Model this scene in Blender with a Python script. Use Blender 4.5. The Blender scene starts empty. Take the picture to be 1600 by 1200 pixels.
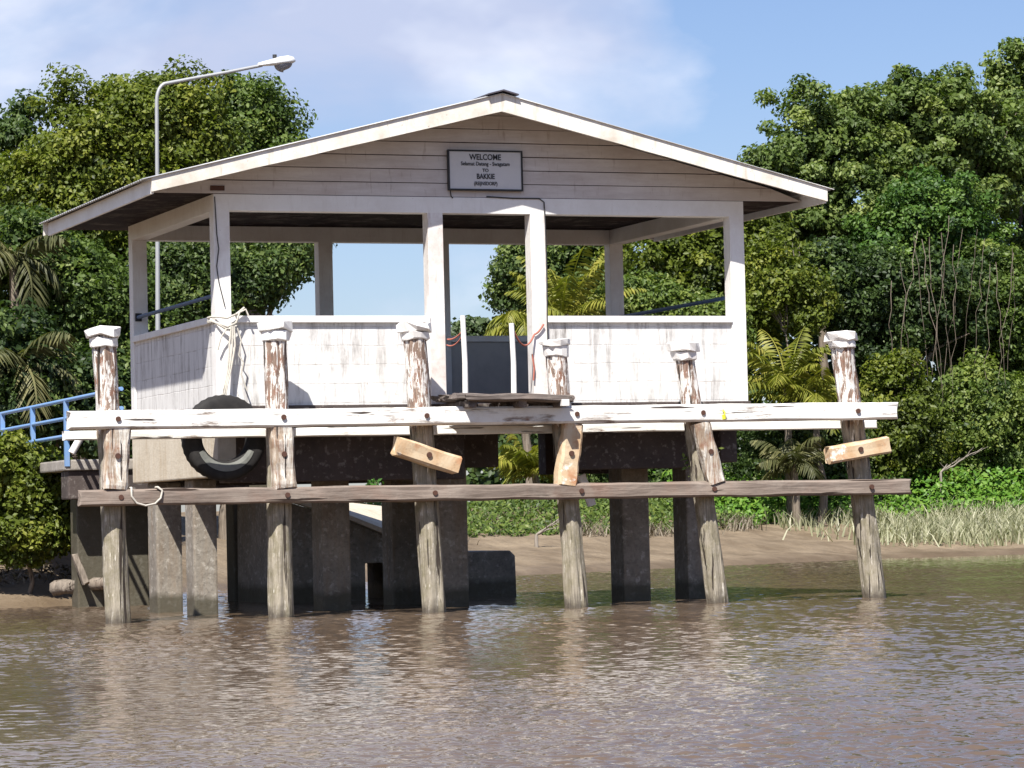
import bpy, bmesh, math, random
import numpy as np
from mathutils import Vector, noise, Matrix
random.seed(7); rng = np.random.default_rng(11)
S = bpy.context.scene
C = S.collection
R = math.radians
ALL = []

# ------------------------------------------------------------------ camera
F, CX, CY, CZ, YAW, PIT, ROL = 5110.0, -9.03, -32.51, 0.90, .361, .0427, -.0233
fw = np.array([math.sin(YAW)*math.cos(PIT), math.cos(YAW)*math.cos(PIT), math.sin(PIT)])
rt0 = np.array([math.cos(YAW), -math.sin(YAW), 0.0]); up0 = np.cross(rt0, fw)
rt = math.cos(ROL)*rt0 + math.sin(ROL)*up0
up = -math.sin(ROL)*rt0 + math.cos(ROL)*up0
CAM = np.array([CX, CY, CZ])
cd = bpy.data.cameras.new('camera'); cam = bpy.data.objects.new('camera', cd); C.objects.link(cam)
M4 = Matrix(((rt[0], up[0], -fw[0], CX), (rt[1], up[1], -fw[1], CY), (rt[2], up[2], -fw[2], CZ), (0, 0, 0, 1)))
cam.matrix_world = M4
cd.sensor_fit = 'HORIZONTAL'; cd.sensor_width = 36.0; cd.lens = 36.0*F/1600.0
cd.clip_end = 6000; cd.clip_start = .1
S.camera = cam

def at(px, py, Y):
    """world point seen at photo pixel px,py in the vertical plane y=Y (used to read measurements off the photo)"""
    d = fw + rt*(px-800)/F - up*(py-600)/F
    t = (Y-CY)/d[1]
    return CAM + d*t
def mpp(px, Y):
    p = at(px, 700, Y); return float((p-CAM) @ fw)/F

# ------------------------------------------------------------------ node helpers
class N:
    def __init__(s, name):
        s.m = bpy.data.materials.new(name); s.m.use_nodes = True
        s.t = s.m.node_tree; s.t.nodes.clear()
        s.out = s.t.nodes.new('ShaderNodeOutputMaterial')
        s.co = None
    def n(s, ty, props=None, **ins):
        x = s.t.nodes.new(ty)
        for k, v in (props or {}).items(): setattr(x, k, v)
        for k, v in ins.items():
            k = k.replace('_', ' ')
            sock = x.inputs[int(k[1:])] if k[0] == 'i' and k[1:].isdigit() else x.inputs[k]
            if hasattr(v, 'is_output') or isinstance(v, bpy.types.NodeSocket): s.t.links.new(v, sock)
            else: sock.default_value = v
        return x
    def obj(s):
        if s.co is None: s.co = s.n('ShaderNodeTexCoord').outputs['Object']
        return s.co
    def map(s, scale=(1, 1, 1), loc=(0, 0, 0), rot=(0, 0, 0), src=None):
        return s.n('ShaderNodeMapping', Vector=src or s.obj(), Scale=scale, Location=loc, Rotation=rot).outputs[0]
    def noise(s, scale=5, detail=6, rough=.6, vec=None, dist=0.0):
        return s.n('ShaderNodeTexNoise', Vector=vec or s.obj(), Scale=scale, Detail=detail, Roughness=rough, Distortion=dist).outputs['Fac']
    def ramp(s, fac, stops, interp='LINEAR'):
        x = s.n('ShaderNodeValToRGB', Fac=fac); e = x.color_ramp.elements; x.color_ramp.interpolation = interp
        while len(e) > 1: e.remove(e[-1])
        for i, (p, c) in enumerate(stops):
            el = e[0] if i == 0 else e.new(p)
            el.position = p
            el.color = (c, c, c, 1) if isinstance(c, (int, float)) else (*c, 1)
        return x.outputs['Color']
    def mix(s, fac, a, b, mode='MIX'):
        x = s.n('ShaderNodeMix', dict(data_type='RGBA', blend_type=mode))
        for sock, v in ((x.inputs[0], fac), (x.inputs[6], a), (x.inputs[7], b)):
            if isinstance(v, bpy.types.NodeSocket): s.t.links.new(v, sock)
            elif isinstance(v, (tuple, list)): sock.default_value = (*v, 1) if len(v) == 3 else v
            else: sock.default_value = v
        return x.outputs[2]
    def math(s, op, a, b=0.0, clamp=False):
        x = s.n('ShaderNodeMath', dict(operation=op, use_clamp=clamp), i0=a, i1=b); return x.outputs[0]
    def xyz(s, v=None):
        x = s.n('ShaderNodeSeparateXYZ', Vector=v or s.obj()); return x.outputs
    def comb(s, x, y, z):
        return s.n('ShaderNodeCombineXYZ', X=x, Y=y, Z=z).outputs[0]
    def bump(s, h, strength=.4, dist=.01):
        return s.n('ShaderNodeBump', Height=h, Strength=strength, Distance=dist).outputs[0]
    def finish(s, color, rough=.8, normal=None, metal=0.0, spec=None):
        ins = dict(Base_Color=color if isinstance(color, bpy.types.NodeSocket) else (*color, 1), Roughness=rough, Metallic=metal)
        if normal is not None: ins['Normal'] = normal
        b = s.n('ShaderNodeBsdfPrincipled', **ins)
        if spec is not None: b.inputs['Specular IOR Level'].default_value = spec
        s.t.links.new(b.outputs[0], s.out.inputs[0]); return s.m

# ------------------------------------------------------------------ materials
def m_white(name, base=(.8, .79, .77), grime=.35, stain=(.42, .36, .29)):
    n = N(name)
    a = n.noise(2.2, 8, .7); b = n.noise(1, 6, .7, n.map((14, 14, 1.6)))
    g = n.math('MULTIPLY', n.ramp(a, [(.42, 0), (.75, 1)]), grime)
    v = n.math('MULTIPLY', n.ramp(b, [(.52, 0), (.78, 1)]), grime*1.2)
    col = n.mix(n.math('MAXIMUM', g, v), base, stain)
    sp = n.ramp(n.noise(38, 4, .6), [(.66, 0), (.72, 1)])
    col = n.mix(n.math('MULTIPLY', sp, grime), col, (.25, .2, .16))
    return n.finish(col, .55, n.bump(n.math('ADD', a, n.noise(40, 4, .6)), .25, .004))

def m_peel(name, axis='z', cover=.5, wood=(.16, .095, .06), paint=(.78, .77, .74), pale=(.36, .29, .23), sharp=.05):
    n = N(name)
    sc = {'x': (1.3, 13, 13), 'z': (16, 16, 1.5)}[axis]
    a = n.noise(1, 9, .72, n.map(sc), .6); b = n.noise(3.0, 5, .6)
    f = n.math('ADD', n.math('MULTIPLY', a, .72), n.math('MULTIPLY', b, .28))
    mask = n.ramp(f, [(cover-sharp, 0), (cover+sharp*.6, 1)])           # 1 = bare wood
    sc2 = {'x': (2, 60, 60), 'z': (55, 55, 2)}[axis]
    grain = n.noise(1, 6, .7, n.map(sc2))
    w = n.mix(n.ramp(grain, [(.32, 0), (.68, 1)]), wood, pale)
    w = n.mix(n.math('MULTIPLY', n.ramp(n.noise(9, 5), [(.5, 0), (.66, 1)]), .7), w, (.20, .085, .045))
    dirt = n.ramp(n.noise(7, 8, .7), [(.45, 0), (.8, .5)])
    p = n.mix(dirt, paint, (.5, .44, .36))
    col = n.mix(mask, p, w)
    crack = n.ramp(n.noise(1, 3, .5, n.map({'x': (1.1, 26, 26), 'z': (24, 24, .9)}[axis])), [(.655, 0), (.675, 1)])
    col = n.mix(crack, col, (.05, .035, .028))
    h = n.math('SUBTRACT', n.math('MULTIPLY', grain, .5), n.math('ADD', mask, n.math('MULTIPLY', crack, 2.0)))
    return n.finish(col, .75, n.bump(h, .7, .008))

def m_block(name):
    n = N(name)
    o = n.xyz()
    w1 = n.math('MULTIPLY', n.math('SUBTRACT', n.noise(3.5, 4, .6), .5), .035); w2 = n.math('MULTIPLY', n.math('SUBTRACT', n.noise(3.1, 4, .6, n.map((1, 1, 1), (5, 2, 8))), .5), .03)
    v = n.comb(n.math('ADD', n.math('ADD', o[0], o[1]), w1), n.math('ADD', o[2], w2), 0.0)
    br = n.t.nodes.new('ShaderNodeTexBrick'); n.t.links.new(v, br.inputs['Vector'])
    br.inputs['Scale'].default_value = 1.0; br.inputs['Brick Width'].default_value = .40; br.inputs['Row Height'].default_value = .2
    br.inputs['Mortar Size'].default_value = .006; br.inputs['Mortar Smooth'].default_value = .4
    br.inputs['Color1'].default_value = (1, 1, 1, 1); br.inputs['Color2'].default_value = (.9, .9, .9, 1); br.inputs['Mortar'].default_value = (0, 0, 0, 1)
    br.offset = .5
    joint = n.math('SUBTRACT', 1.0, br.outputs['Fac'])
    brk = n.ramp(n.noise(4, 6, .7), [(.44, 0), (.6, 1)])
    col = n.mix(n.math('MULTIPLY', n.math('MULTIPLY', br.outputs['Fac'], brk), .6), (.69, .68, .665), (.34, .30, .27))
    streak = n.noise(1, 8, .75, n.map((11, 11, 1.3)), .3)
    st = n.ramp(streak, [(.46, 0), (.66, 1)])
    blot = n.ramp(n.noise(2.6, 8, .7), [(.38, .2), (.6, 1)])
    col = n.mix(n.math('MULTIPLY', n.math('MULTIPLY', st, blot), 1.0), col, (.235, .215, .20))
    chip = n.ramp(n.noise(1, 5, .6, n.map((30, 30, 9))), [(.67, 0), (.72, 1)])
    col = n.mix(n.math('MULTIPLY', chip, .8), col, (.32, .27, .23))
    low = n.ramp(n.math('ADD', o[2], n.math('MULTIPLY', n.noise(6, 5), .16)), [(2.24, 1), (2.36, 0)]) if False else None
    h = n.math('ADD', n.math('MULTIPLY', joint, 1.0), n.math('MULTIPLY', n.noise(60, 4), .25))
    return n.finish(col, .8, n.bump(h, .45, .006))

def m_siding(name):
    n = N(name)
    a = n.noise(1, 7, .7, n.map((1.2, 1, 9))); b = n.noise(2.0, 6, .65)
    col = n.mix(n.ramp(a, [(.35, 0), (.7, 1)]), (.66, .625, .60), (.49, .44, .415))
    col = n.mix(n.math('MULTIPLY', n.ramp(b, [(.45, 0), (.75, 1)]), .6), col, (.46, .385, .35))
    col = n.mix(n.math('MULTIPLY', n.ramp(n.noise(1, 4, .6, n.map((20, 20, 3))), [(.6, 0), (.72, 1)]), .5), col, (.3, .23, .19))
    return n.finish(col, .75, n.bump(a, .2, .004))

def m_wood(name, dark=(.085, .06, .045), mid=(.21, .155, .12), axis='x', red=.3):
    n = N(name)
    sc = {'x': (1.6, 26, 26), 'z': (24, 24, 1.4)}[axis]
    g = n.noise(1, 8, .68, n.map(sc), .8); b = n.noise(1.7, 6, .65)
    col = n.mix(n.ramp(g, [(.3, 0), (.62, 1)]), dark, mid)
    col = n.mix(n.math('MULTIPLY', n.ramp(b, [(.5, 0), (.68, 1)]), red), col, (.26, .12, .075))
    col = n.mix(n.math('MULTIPLY', n.ramp(n.noise(4, 7, .7), [(.5, 0), (.75, 1)]), .5), col, (.33, .29, .25))
    cr = n.ramp(n.noise(1, 3, .5, n.map({'x': (.8, 22, 22), 'z': (20, 20, .8)}[axis])), [(.65, 0), (.67, 1)])
    col = n.mix(cr, col, (.03, .02, .016))
    return n.finish(col, .85, n.bump(n.math('SUBTRACT', g, n.math('MULTIPLY', cr, 2)), .7, .01), 0.0, .12)

def m_block_wood(name):
    n = N(name)
    g = n.noise(1, 7, .65, n.map((3, 3, 3)), .5); g2 = n.noise(22, 5, .6)
    col = n.mix(n.ramp(g, [(.36, 0), (.62, 1)]), (.46, .29, .155), (.55, .44, .30))
    col = n.mix(n.math('MULTIPLY', n.ramp(n.noise(5, 5, .6, n.map((1, 1, 1), (3, 1, 2))), [(.52, 0), (.64, 1)]), .75), col, (.40, .17, .075))
    col = n.mix(n.ramp(n.noise(4, 6, .7, n.map((1, 1, 1), (7, 2, 5))), [(.56, 0), (.61, 1)]), col, (.72, .68, .6))
    col = n.mix(n.math('MULTIPLY', n.ramp(g2, [(.6, 0), (.75, 1)]), .5), col, (.18, .12, .08))
    return n.finish(col, .8, n.bump(n.math('ADD', g, g2), .5, .008))

def m_pile(name):
    """timber pile: flaking white paint on the upper part, raw weathered wood below, wet and slimy at the waterline"""
    n = N(name)
    z = n.xyz()[2]
    a = n.noise(1, 9, .74, n.map((24, 24, 4.0)), .7); b = n.noise(5.0, 6, .65)
    f = n.math('ADD', n.math('MULTIPLY', a, .7), n.math('MULTIPLY', b, .3))
    hz = n.math('ADD', z, n.math('MULTIPLY', n.noise(6, 4), .35))
    edge = n.ramp(n.math('MULTIPLY', hz, .25), [(1.98*.25, 0), (2.2*.25, 1)])
    thr = n.math('ADD', f, n.math('MULTIPLY', edge, .12))
    paint = n.ramp(thr, [(.608, 0), (.632, 1)])
    g = n.noise(1, 7, .7, n.map((50, 50, 2.5)), .4)
    wood = n.mix(n.ramp(g, [(.3, 0), (.7, 1)]), (.10, .06, .045), (.36, .26, .2))
    wood = n.mix(n.math('MULTIPLY', n.ramp(n.noise(8, 5), [(.5, 0), (.64, 1)]), .65), wood, (.23, .09, .05))
    low = n.mix(n.ramp(g, [(.3, 0), (.68, 1)]), (.13, .11, .085), (.47, .42, .33))
    low = n.mix(n.math('MULTIPLY', n.ramp(n.noise(7, 7, .7), [(.45, 0), (.65, 1)]), .7), low, (.17, .15, .08))
    low = n.mix(n.ramp(n.noise(1, 5, .7, n.map((30, 30, 5))), [(.60, 0), (.66, 1)]), low, (.62, .58, .5))
    col = n.mix(edge, low, wood)
    col = n.mix(n.math('MULTIPLY', paint, edge), col, n.mix(n.ramp(n.noise(9, 6, .7), [(.4, 0), (.75, .6)]), (.77, .75, .72), (.5, .43, .36)))
    cr = n.ramp(n.noise(1, 3, .5, n.map((26, 26, .9))), [(.62, 0), (.65, 1)])
    col = n.mix(cr, col, (.04, .028, .02))
    wz = n.math('ADD', z, n.math('MULTIPLY', n.noise(9, 5), .3))
    wet = n.ramp(wz, [(.16, 1), (.30, 0)])
    col = n.mix(n.math('MULTIPLY', wet, .75), col, (.05, .038, .028))
    h = n.math('SUBTRACT', n.math('ADD', g, n.math('MULTIPLY', a, .6)), n.math('MULTIPLY', cr, 1.6))
    return n.finish(col, n.math('SUBTRACT', .85, n.math('MULTIPLY', wet, .45)), n.bump(h, .9, .015))

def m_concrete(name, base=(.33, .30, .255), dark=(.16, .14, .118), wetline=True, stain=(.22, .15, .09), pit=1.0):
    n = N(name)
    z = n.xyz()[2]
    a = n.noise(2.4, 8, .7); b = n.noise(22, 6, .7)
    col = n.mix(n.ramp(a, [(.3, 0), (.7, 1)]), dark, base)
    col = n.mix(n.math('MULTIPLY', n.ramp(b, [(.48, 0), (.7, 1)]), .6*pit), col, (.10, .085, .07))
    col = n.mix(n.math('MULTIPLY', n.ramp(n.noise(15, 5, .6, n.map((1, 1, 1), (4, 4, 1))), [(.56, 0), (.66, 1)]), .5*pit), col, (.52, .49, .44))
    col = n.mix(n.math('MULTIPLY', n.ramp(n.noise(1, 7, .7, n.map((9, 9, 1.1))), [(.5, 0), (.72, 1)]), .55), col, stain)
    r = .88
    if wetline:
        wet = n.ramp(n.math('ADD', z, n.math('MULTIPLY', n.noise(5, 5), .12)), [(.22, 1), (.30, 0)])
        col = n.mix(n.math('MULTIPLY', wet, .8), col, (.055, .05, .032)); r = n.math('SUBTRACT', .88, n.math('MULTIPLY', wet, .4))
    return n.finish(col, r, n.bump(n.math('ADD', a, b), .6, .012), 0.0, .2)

def m_plain(name, col, rough=.6, var=.35, scale=6, metal=0.0, dark=(.05, .04, .035), spec=None):
    n = N(name)
    a = n.noise(scale, 7, .7)
    c = n.mix(n.math('MULTIPLY', n.ramp(a, [(.45, 0), (.75, 1)]), var), col, dark)
    return n.finish(c, rough, n.bump(a, .15, .004), metal, spec)

def m_leaf(name, lo, mid, hi, trans=.38):
    n = N(name)
    t = n.n('ShaderNodeAttribute', dict(attribute_name='tone')).outputs['Fac']
    col = n.ramp(t, [(0.0, lo), (.5, mid), (1.0, hi)])
    b = n.n('ShaderNodeBsdfPrincipled', Base_Color=col, Roughness=.5)
    b.inputs['Specular IOR Level'].default_value = .35
    tr = n.n('ShaderNodeBsdfTranslucent', Color=n.mix(1.0, col, (1.0, 1.15, .45), 'MULTIPLY'))
    mx = n.n('ShaderNodeMixShader', Fac=trans)
    n.t.links.new(b.outputs[0], mx.inputs[1]); n.t.links.new(tr.outputs[0], mx.inputs[2])
    n.t.links.new(mx.outputs[0], n.out.inputs[0]); return n.m

M = {}
M['white'] = m_white('white_paint')
M['white_post'] = m_white('worn_white_post_paint', (.81, .80, .78), .42, (.40, .30, .25))
M['door_post'] = m_white('stained_door_post_paint', (.79, .77, .75), .85, (.36, .25, .20))
M['barge'] = m_white('stained_white_board', (.76, .735, .68), .75, (.40, .32, .23))
M['block'] = m_block('white_painted_blockwork')
M['siding'] = m_siding('weathered_white_siding')
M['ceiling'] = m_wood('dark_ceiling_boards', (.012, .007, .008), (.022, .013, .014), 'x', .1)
M['zinc'] = m_plain('zinc_sheet', (.62, .62, .62), .5, .4, 3, .15, (.3, .26, .24))
M['ridge'] = m_plain('dark_ridge_metal', (.10, .09, .11), .5, .4, 5, .3)
M['peel_x'] = m_peel('peeling_white_beam', 'x', .60)
M['peel_x2'] = m_peel('peeling_white_back_beam', 'x', .62)
M['wood_x'] = m_wood('weathered_brown_timber', (.115, .09, .075), (.27, .22, .185), 'x', .22)
M['wood_old'] = m_wood('rotten_grey_planks', (.05, .042, .038), (.19, .16, .145), 'x', .1)
M['wood_z'] = m_wood('driftwood_grey', (.09, .075, .06), (.26, .22, .18), 'z', .1)
M['blockwood'] = m_block_wood('raw_orange_timber')
M['blockpeel'] = m_peel('flaked_timber_block', 'z', .50, (.22, .15, .10), (.74, .72, .66), (.45, .36, .27), .08)
M['pile'] = m_pile('timber_pile')
M['concrete'] = m_concrete('pitted_concrete')
M['concrete_dark'] = m_concrete('shade_dark_concrete', (.10, .08, .074), (.05, .042, .04), False, (.07, .05, .045), .5)  # streaked concrete, shade under the decks put into its dark colour
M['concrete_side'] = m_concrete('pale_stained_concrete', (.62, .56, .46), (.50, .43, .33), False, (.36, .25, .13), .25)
M['concrete_deck'] = m_concrete('grey_concrete_deck', (.40, .37, .34), (.22, .2, .18), False, (.3, .26, .2), .6)
M['inner'] = m_plain('shade_grey_inner_wall', (.47, .45, .43), .8, .5, 3, 0, (.25, .24, .24))  # rear half wall, its shade put into a greyer base colour
M['blue'] = m_plain('blue_rail_paint', (.16, .30, .56), .45, .5, 5, 0, (.30, .33, .38))
M['darkblue'] = m_plain('dark_blue_rail', (.05, .10, .20), .5, .4, 7, 0, (.04, .05, .08))  # darker blue than the gangway railing
M['rubber'] = m_plain('worn_black_rubber', (.022, .021, .021), .75, .6, 5, 0, (.06, .056, .052), .2)
M['pale_rubber'] = m_plain('pale_grey_rubber', (.17, .175, .16), .6, .6, 8, 0, (.06, .06, .055), .3)
M['rope'] = m_plain('frayed_white_rope', (.52, .49, .43), .9, .7, 20, 0, (.3, .27, .23))
M['redrope'] = m_plain('faded_red_rope', (.42, .13, .09), .9, .5, 25, 0, (.25, .12, .1))
M['cable'] = m_plain('black_cable', (.03, .03, .032), .6, .2)
M['steel'] = m_plain('galvanised_steel', (.36, .37, .38), .5, .4, 4, .3, (.3, .3, .3))
M['lampwhite'] = m_plain('lamp_housing', (.72, .73, .74), .35, .2, 5)
M['lens'] = m_plain('grey_lamp_lens', (.22, .22, .24), .15, .2, 9)
M['bolt'] = m_plain('rusty_bolt', (.10, .045, .03), .8, .5, 30, .3)
M['signface'] = m_plain('sign_face', (.60, .60, .61), .5, .25, 7, 0, (.42, .44, .48))
M['black'] = m_plain('black_lettering', (.018, .018, .02), .6, .1)
M['yellow'] = m_plain('yellow_plastic', (.75, .72, .05), .5, .3, 20)
M['bark'] = m_wood('tree_bark', (.07, .055, .042), (.24, .20, .16), 'z', .05)
M['palebark'] = m_wood('pale_twig_bark', (.13, .11, .09), (.33, .29, .25), 'z', .02)
M['leaf_a'] = m_leaf('leaf_mid_green', (.034, .064, .014), (.108, .165, .034), (.225, .275, .065))
M['leaf_b'] = m_leaf('leaf_olive_green', (.040, .068, .018), (.118, .175, .042), (.255, .305, .085))
M['leaf_c'] = m_leaf('leaf_dark_green', (.026, .048, .016), (.072, .118, .032), (.17, .22, .06))
M['leaf_d'] = m_leaf('leaf_bright_green', (0.02, 0.06, 0.012), (0.06, 0.165, 0.022), (0.125, 0.27, 0.04))
M['leaf_cover'] = m_leaf('leaf_ground_cover', (.04, .10, .012), (.10, .22, .025), (.20, .32, .05), .3)
M['leaf_y'] = m_leaf('leaf_yellow_green', (0.04, 0.06, 0.01), (0.125, 0.165, 0.02), (0.255, 0.27, 0.045))
M['leaf_g'] = m_leaf('leaf_fresh_green', (.022, .055, .012), (.062, .130, .022), (.140, .225, .040), .3)
M['leaf_far'] = m_leaf('leaf_far_green', (.045, .075, .035), (.075, .115, .05), (.11, .15, .06))
M['frond'] = m_leaf('palm_frond_green', (.08, .10, .015), (.20, .215, .03), (.38, .34, .07), .35)
M['frond_dull'] = m_leaf('palm_frond_dull', (.035, .042, .016), (.095, .10, .04), (.24, .225, .10), .3)
M['reed'] = m_leaf('pale_reed', (.13, .15, .075), (.34, .34, .21), (.60, .57, .44), .3)
M['litter'] = m_leaf('dry_litter', (.05, .04, .03), (.16, .13, .09), (.38, .33, .26), .1)

def m_mud():
    n = N('wet_river_mud'); z = n.xyz()[2]
    a = n.noise(.9, 9, .68); b = n.noise(9, 8, .72)
    col = n.mix(n.ramp(a, [(.35, 0), (.65, 1)]), (.125, .089, .052), (.245, .188, .124))
    col = n.mix(n.math('MULTIPLY', n.ramp(b, [(.52, 0), (.68, 1)]), .6), col, (.095, .068, .044))
    col = n.mix(n.ramp(n.noise(26, 4, .6), [(.72, 0), (.75, .8)]), col, (.5, .44, .36))
    up_ = n.ramp(n.math('ADD', z, n.math('MULTIPLY', n.noise(3, 5), .5)), [(1.05, 0), (1.45, 1)])
    col = n.mix(n.math('MULTIPLY', up_, .85), col, (.055, .062, .025))
    wet = n.ramp(n.math('ADD', z, n.math('MULTIPLY', a, .12)), [(.12, 1), (.24, 0)])
    col = n.mix(n.math('MULTIPLY', wet, .45), col, (.10, .068, .042))
    return n.finish(col, n.math('SUBTRACT', .8, n.math('MULTIPLY', wet, .35)), n.bump(n.math('ADD', a, n.math('MULTIPLY', b, .5)), .9, .06))
M['mud'] = m_mud()
def m_water():
    n = N('muddy_river_water')
    a = n.noise(1, 3, .6, n.map((9, 9, 9)), .4); b = n.noise(1, 2, .6, n.map((30, 30, 30)))
    c = n.noise(.35, 4, .6)
    col = n.mix(n.ramp(c, [(.35, 0), (.65, 1)]), (.108, .075, .050), (.140, .102, .071))
    nb = n.bump(n.math('ADD', a, n.math('MULTIPLY', b, .3)), .10, .02)
    b_ = n.n('ShaderNodeBsdfPrincipled', Base_Color=col, Roughness=.07, IOR=1.33, Normal=nb)
    n.t.links.new(b_.outputs[0], n.out.inputs[0]); return n.m
M['water'] = m_water()

# ------------------------------------------------------------------ mesh helpers
class MB:
    def __init__(s): s.v = []; s.f = []; s.sm = []
    def add(s, vs, fs, smooth=False):
        o = len(s.v); s.v += [tuple(map(float, p)) for p in vs]
        for f in fs: s.f.append(tuple(i+o for i in f)); s.sm.append(smooth)
    def box(s, x0, x1, y0, y1, z0, z1):
        s.add([(x0, y0, z0), (x1, y0, z0), (x1, y1, z0), (x0, y1, z0), (x0, y0, z1), (x1, y0, z1), (x1, y1, z1), (x0, y1, z1)],
              [(3, 2, 1, 0), (4, 5, 6, 7), (0, 1, 5, 4), (1, 2, 6, 5), (2, 3, 7, 6), (3, 0, 4, 7)])
        return s
    def prism(s, pts, y0, y1, axis='y'):
        """polygon given in (x,z) extruded from y0 to y1 (axis y), or in (y,z) along x"""
        n = len(pts)
        mk = (lambda a, b, d: (a, d, b)) if axis == 'y' else (lambda a, b, d: (d, a, b))
        s.add([mk(a, b, y0) for a, b in pts]+[mk(a, b, y1) for a, b in pts],
              [tuple(range(n)), tuple(range(2*n-1, n-1, -1))]+[(i, i+n, (i+1) % n+n, (i+1) % n) for i in range(n)])
        return s
    def tube(s, pts, r, n=8, cap=True, smooth=True):
        pts = [Vector(p) for p in pts]; m = len(pts)
        rs = r if hasattr(r, '__len__') else [r]*m
        vs = []; ref = None
        for i, p in enumerate(pts):
            t = (pts[min(i+1, m-1)]-pts[max(i-1, 0)]).normalized()
            if ref is None:
                ref = Vector((0, 0, 1)) if abs(t.z) < .9 else Vector((1, 0, 0))
            a = (ref-t*ref.dot(t)).normalized(); b = t.cross(a); ref = a
            for k in range(n):
                q = 2*math.pi*k/n; vs.append(p+(a*math.cos(q)+b*math.sin(q))*rs[i])
        fs = [(i*n+k, i*n+(k+1) % n, (i+1)*n+(k+1) % n, (i+1)*n+k) for i in range(m-1) for k in range(n)]
        s.add(vs, fs, smooth)
        if cap:
            s.add(vs[:n], [tuple(range(n-1, -1, -1))]); s.add(vs[-n:], [tuple(range(n))])
        return s
    def build(s, name, mat, parent=None, bevel=0, kind=None):
        me = bpy.data.meshes.new(name); me.from_pydata(s.v, [], s.f)
        me.polygons.foreach_set('use_smooth', s.sm)
        bm = bmesh.new(); bm.from_mesh(me)
        bmesh.ops.recalc_face_normals(bm, faces=bm.faces)
        if bevel:
            es = [e for e in bm.edges if len(e.link_faces) == 2 and e.calc_face_angle(0) > .5]
            bmesh.ops.bevel(bm, geom=es, offset=bevel, segments=2, affect='EDGES', profile=.6)
        bm.to_mesh(me); bm.free()
        return link(name, me, mat, parent, kind)

def link(name, me, mat, parent=None, kind=None):
    o = bpy.data.objects.new(name, me); C.objects.link(o)
    if mat: me.materials.append(M[mat] if isinstance(mat, str) else mat)
    if parent is not None:
        o.parent = parent
        p = parent; off = Vector((0, 0, 0))
        while p is not None: off += Vector(p.location); p = p.parent
        me.transform(Matrix.Translation(-off))
    if kind: o['kind'] = kind
    return o
def thing(name, label, cat, loc=(0, 0, 0), group=None):
    o = bpy.data.objects.new(name, None); C.objects.link(o); o.location = loc; o.empty_display_size = .2
    return tag(o, label, cat, group)
def tag(o, label, cat, group=None):
    o['label'] = label; o['category'] = cat
    if group: o['group'] = group
    return o
def solo(o, label, cat, group=None):
    """move a single-mesh thing's origin to the base of its mesh"""
    me = o.data
    co = np.empty(len(me.vertices)*3, np.float32); me.vertices.foreach_get('co', co); co = co.reshape(-1, 3)
    c = Vector((float(co[:, 0].mean()), float(co[:, 1].mean()), float(co[:, 2].min())))
    me.transform(Matrix.Translation(-c)); o.location = c
    return tag(o, label, cat, group)

def nz(p, s=1.0, seed=0.0): return noise.noise(Vector((p[0]*s+seed, p[1]*s+seed*.7, p[2]*s-seed*.3)))

def rough_beam(mb, p0, p1, w, h, seg=24, amp=.006, endamp=.03, seed=0.0, wdir=None):
    """timber of width w (along wdir) and height h, with uneven faces and ragged ends"""
    p0, p1 = Vector(p0), Vector(p1); t = (p1-p0).normalized(); L = (p1-p0).length
    wd = Vector(wdir) if wdir else Vector((0, 1, 0)); wd = (wd-t*wd.dot(t)).normalized(); hd = t.cross(wd)
    if hd.z < 0 and abs(hd.z) > .3: hd = -hd
    c = .12
    prof = [(-.5, -.5+c), (-.5, 0), (-.5, .5-c), (-.5+c*h/w, .5), (0, .5), (.5-c*h/w, .5), (.5, .5-c), (.5, 0), (.5, -.5+c), (.5-c*h/w, -.5), (0, -.5), (-.5+c*h/w, -.5)]
    n = len(prof); vs = []
    for i in range(seg+1):
        f = i/seg
        for k, (a, b) in enumerate(prof):
            p = p0+t*(L*f)+wd*(a*w)+hd*(b*h)
            q = (p.x*2.2+seed, p.y*7, p.z*7)
            p += wd*(amp*noise.noise(Vector(q))*1.2)+hd*(amp*noise.noise(Vector((q[0]+9, q[1], q[2]))))
            if i in (0, seg): p += t*(endamp*noise.noise(Vector((b*5+seed, a*4, seed*3)))*(1 if i else -1))
            vs.append(p)
    fs = [(i*n+k, i*n+(k+1) % n, (i+1)*n+(k+1) % n, (i+1)*n+k) for i in range(seg) for k in range(n)]
    mb.add(vs, fs); mb.add(vs[:n], [tuple(range(n))]); mb.add(vs[-n:], [tuple(range(n))])

# ------------------------------------------------------------------ sky, sun
SUN_D = Vector((.429, .586, -.925)).normalized()
EL = math.asin(-SUN_D.z); AZ = math.atan2(-SUN_D.x, -SUN_D.y)
W = bpy.data.worlds.new('World'); S.world = W; W.use_nodes = True
wt = W.node_tree; wt.nodes.clear()
wn = N.__new__(N); wn.t = wt; wn.co = None; wn.m = None
sky = wt.nodes.new('ShaderNodeTexSky'); sky.sky_type = 'NISHITA'; sky.sun_disc = False
sky.sun_elevation = EL; sky.sun_rotation = AZ % (2*math.pi); sky.altitude = 0; sky.air_density = 1.0; sky.dust_density = .6; sky.ozone_density = 3.0
gen = wn.n('ShaderNodeTexCoord').outputs['Generated']
X, Y, Z = wn.xyz(gen)
azn = wn.math('ARCTAN2', X, Y)
eln = wn.math('ARCSINE', Z)
cv = wn.comb(wn.math('MULTIPLY', azn, 9.0), wn.math('MULTIPLY', eln, 15.0), 0.0)
cn = wn.noise(1.0, 7, .52, cv, .3)
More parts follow.
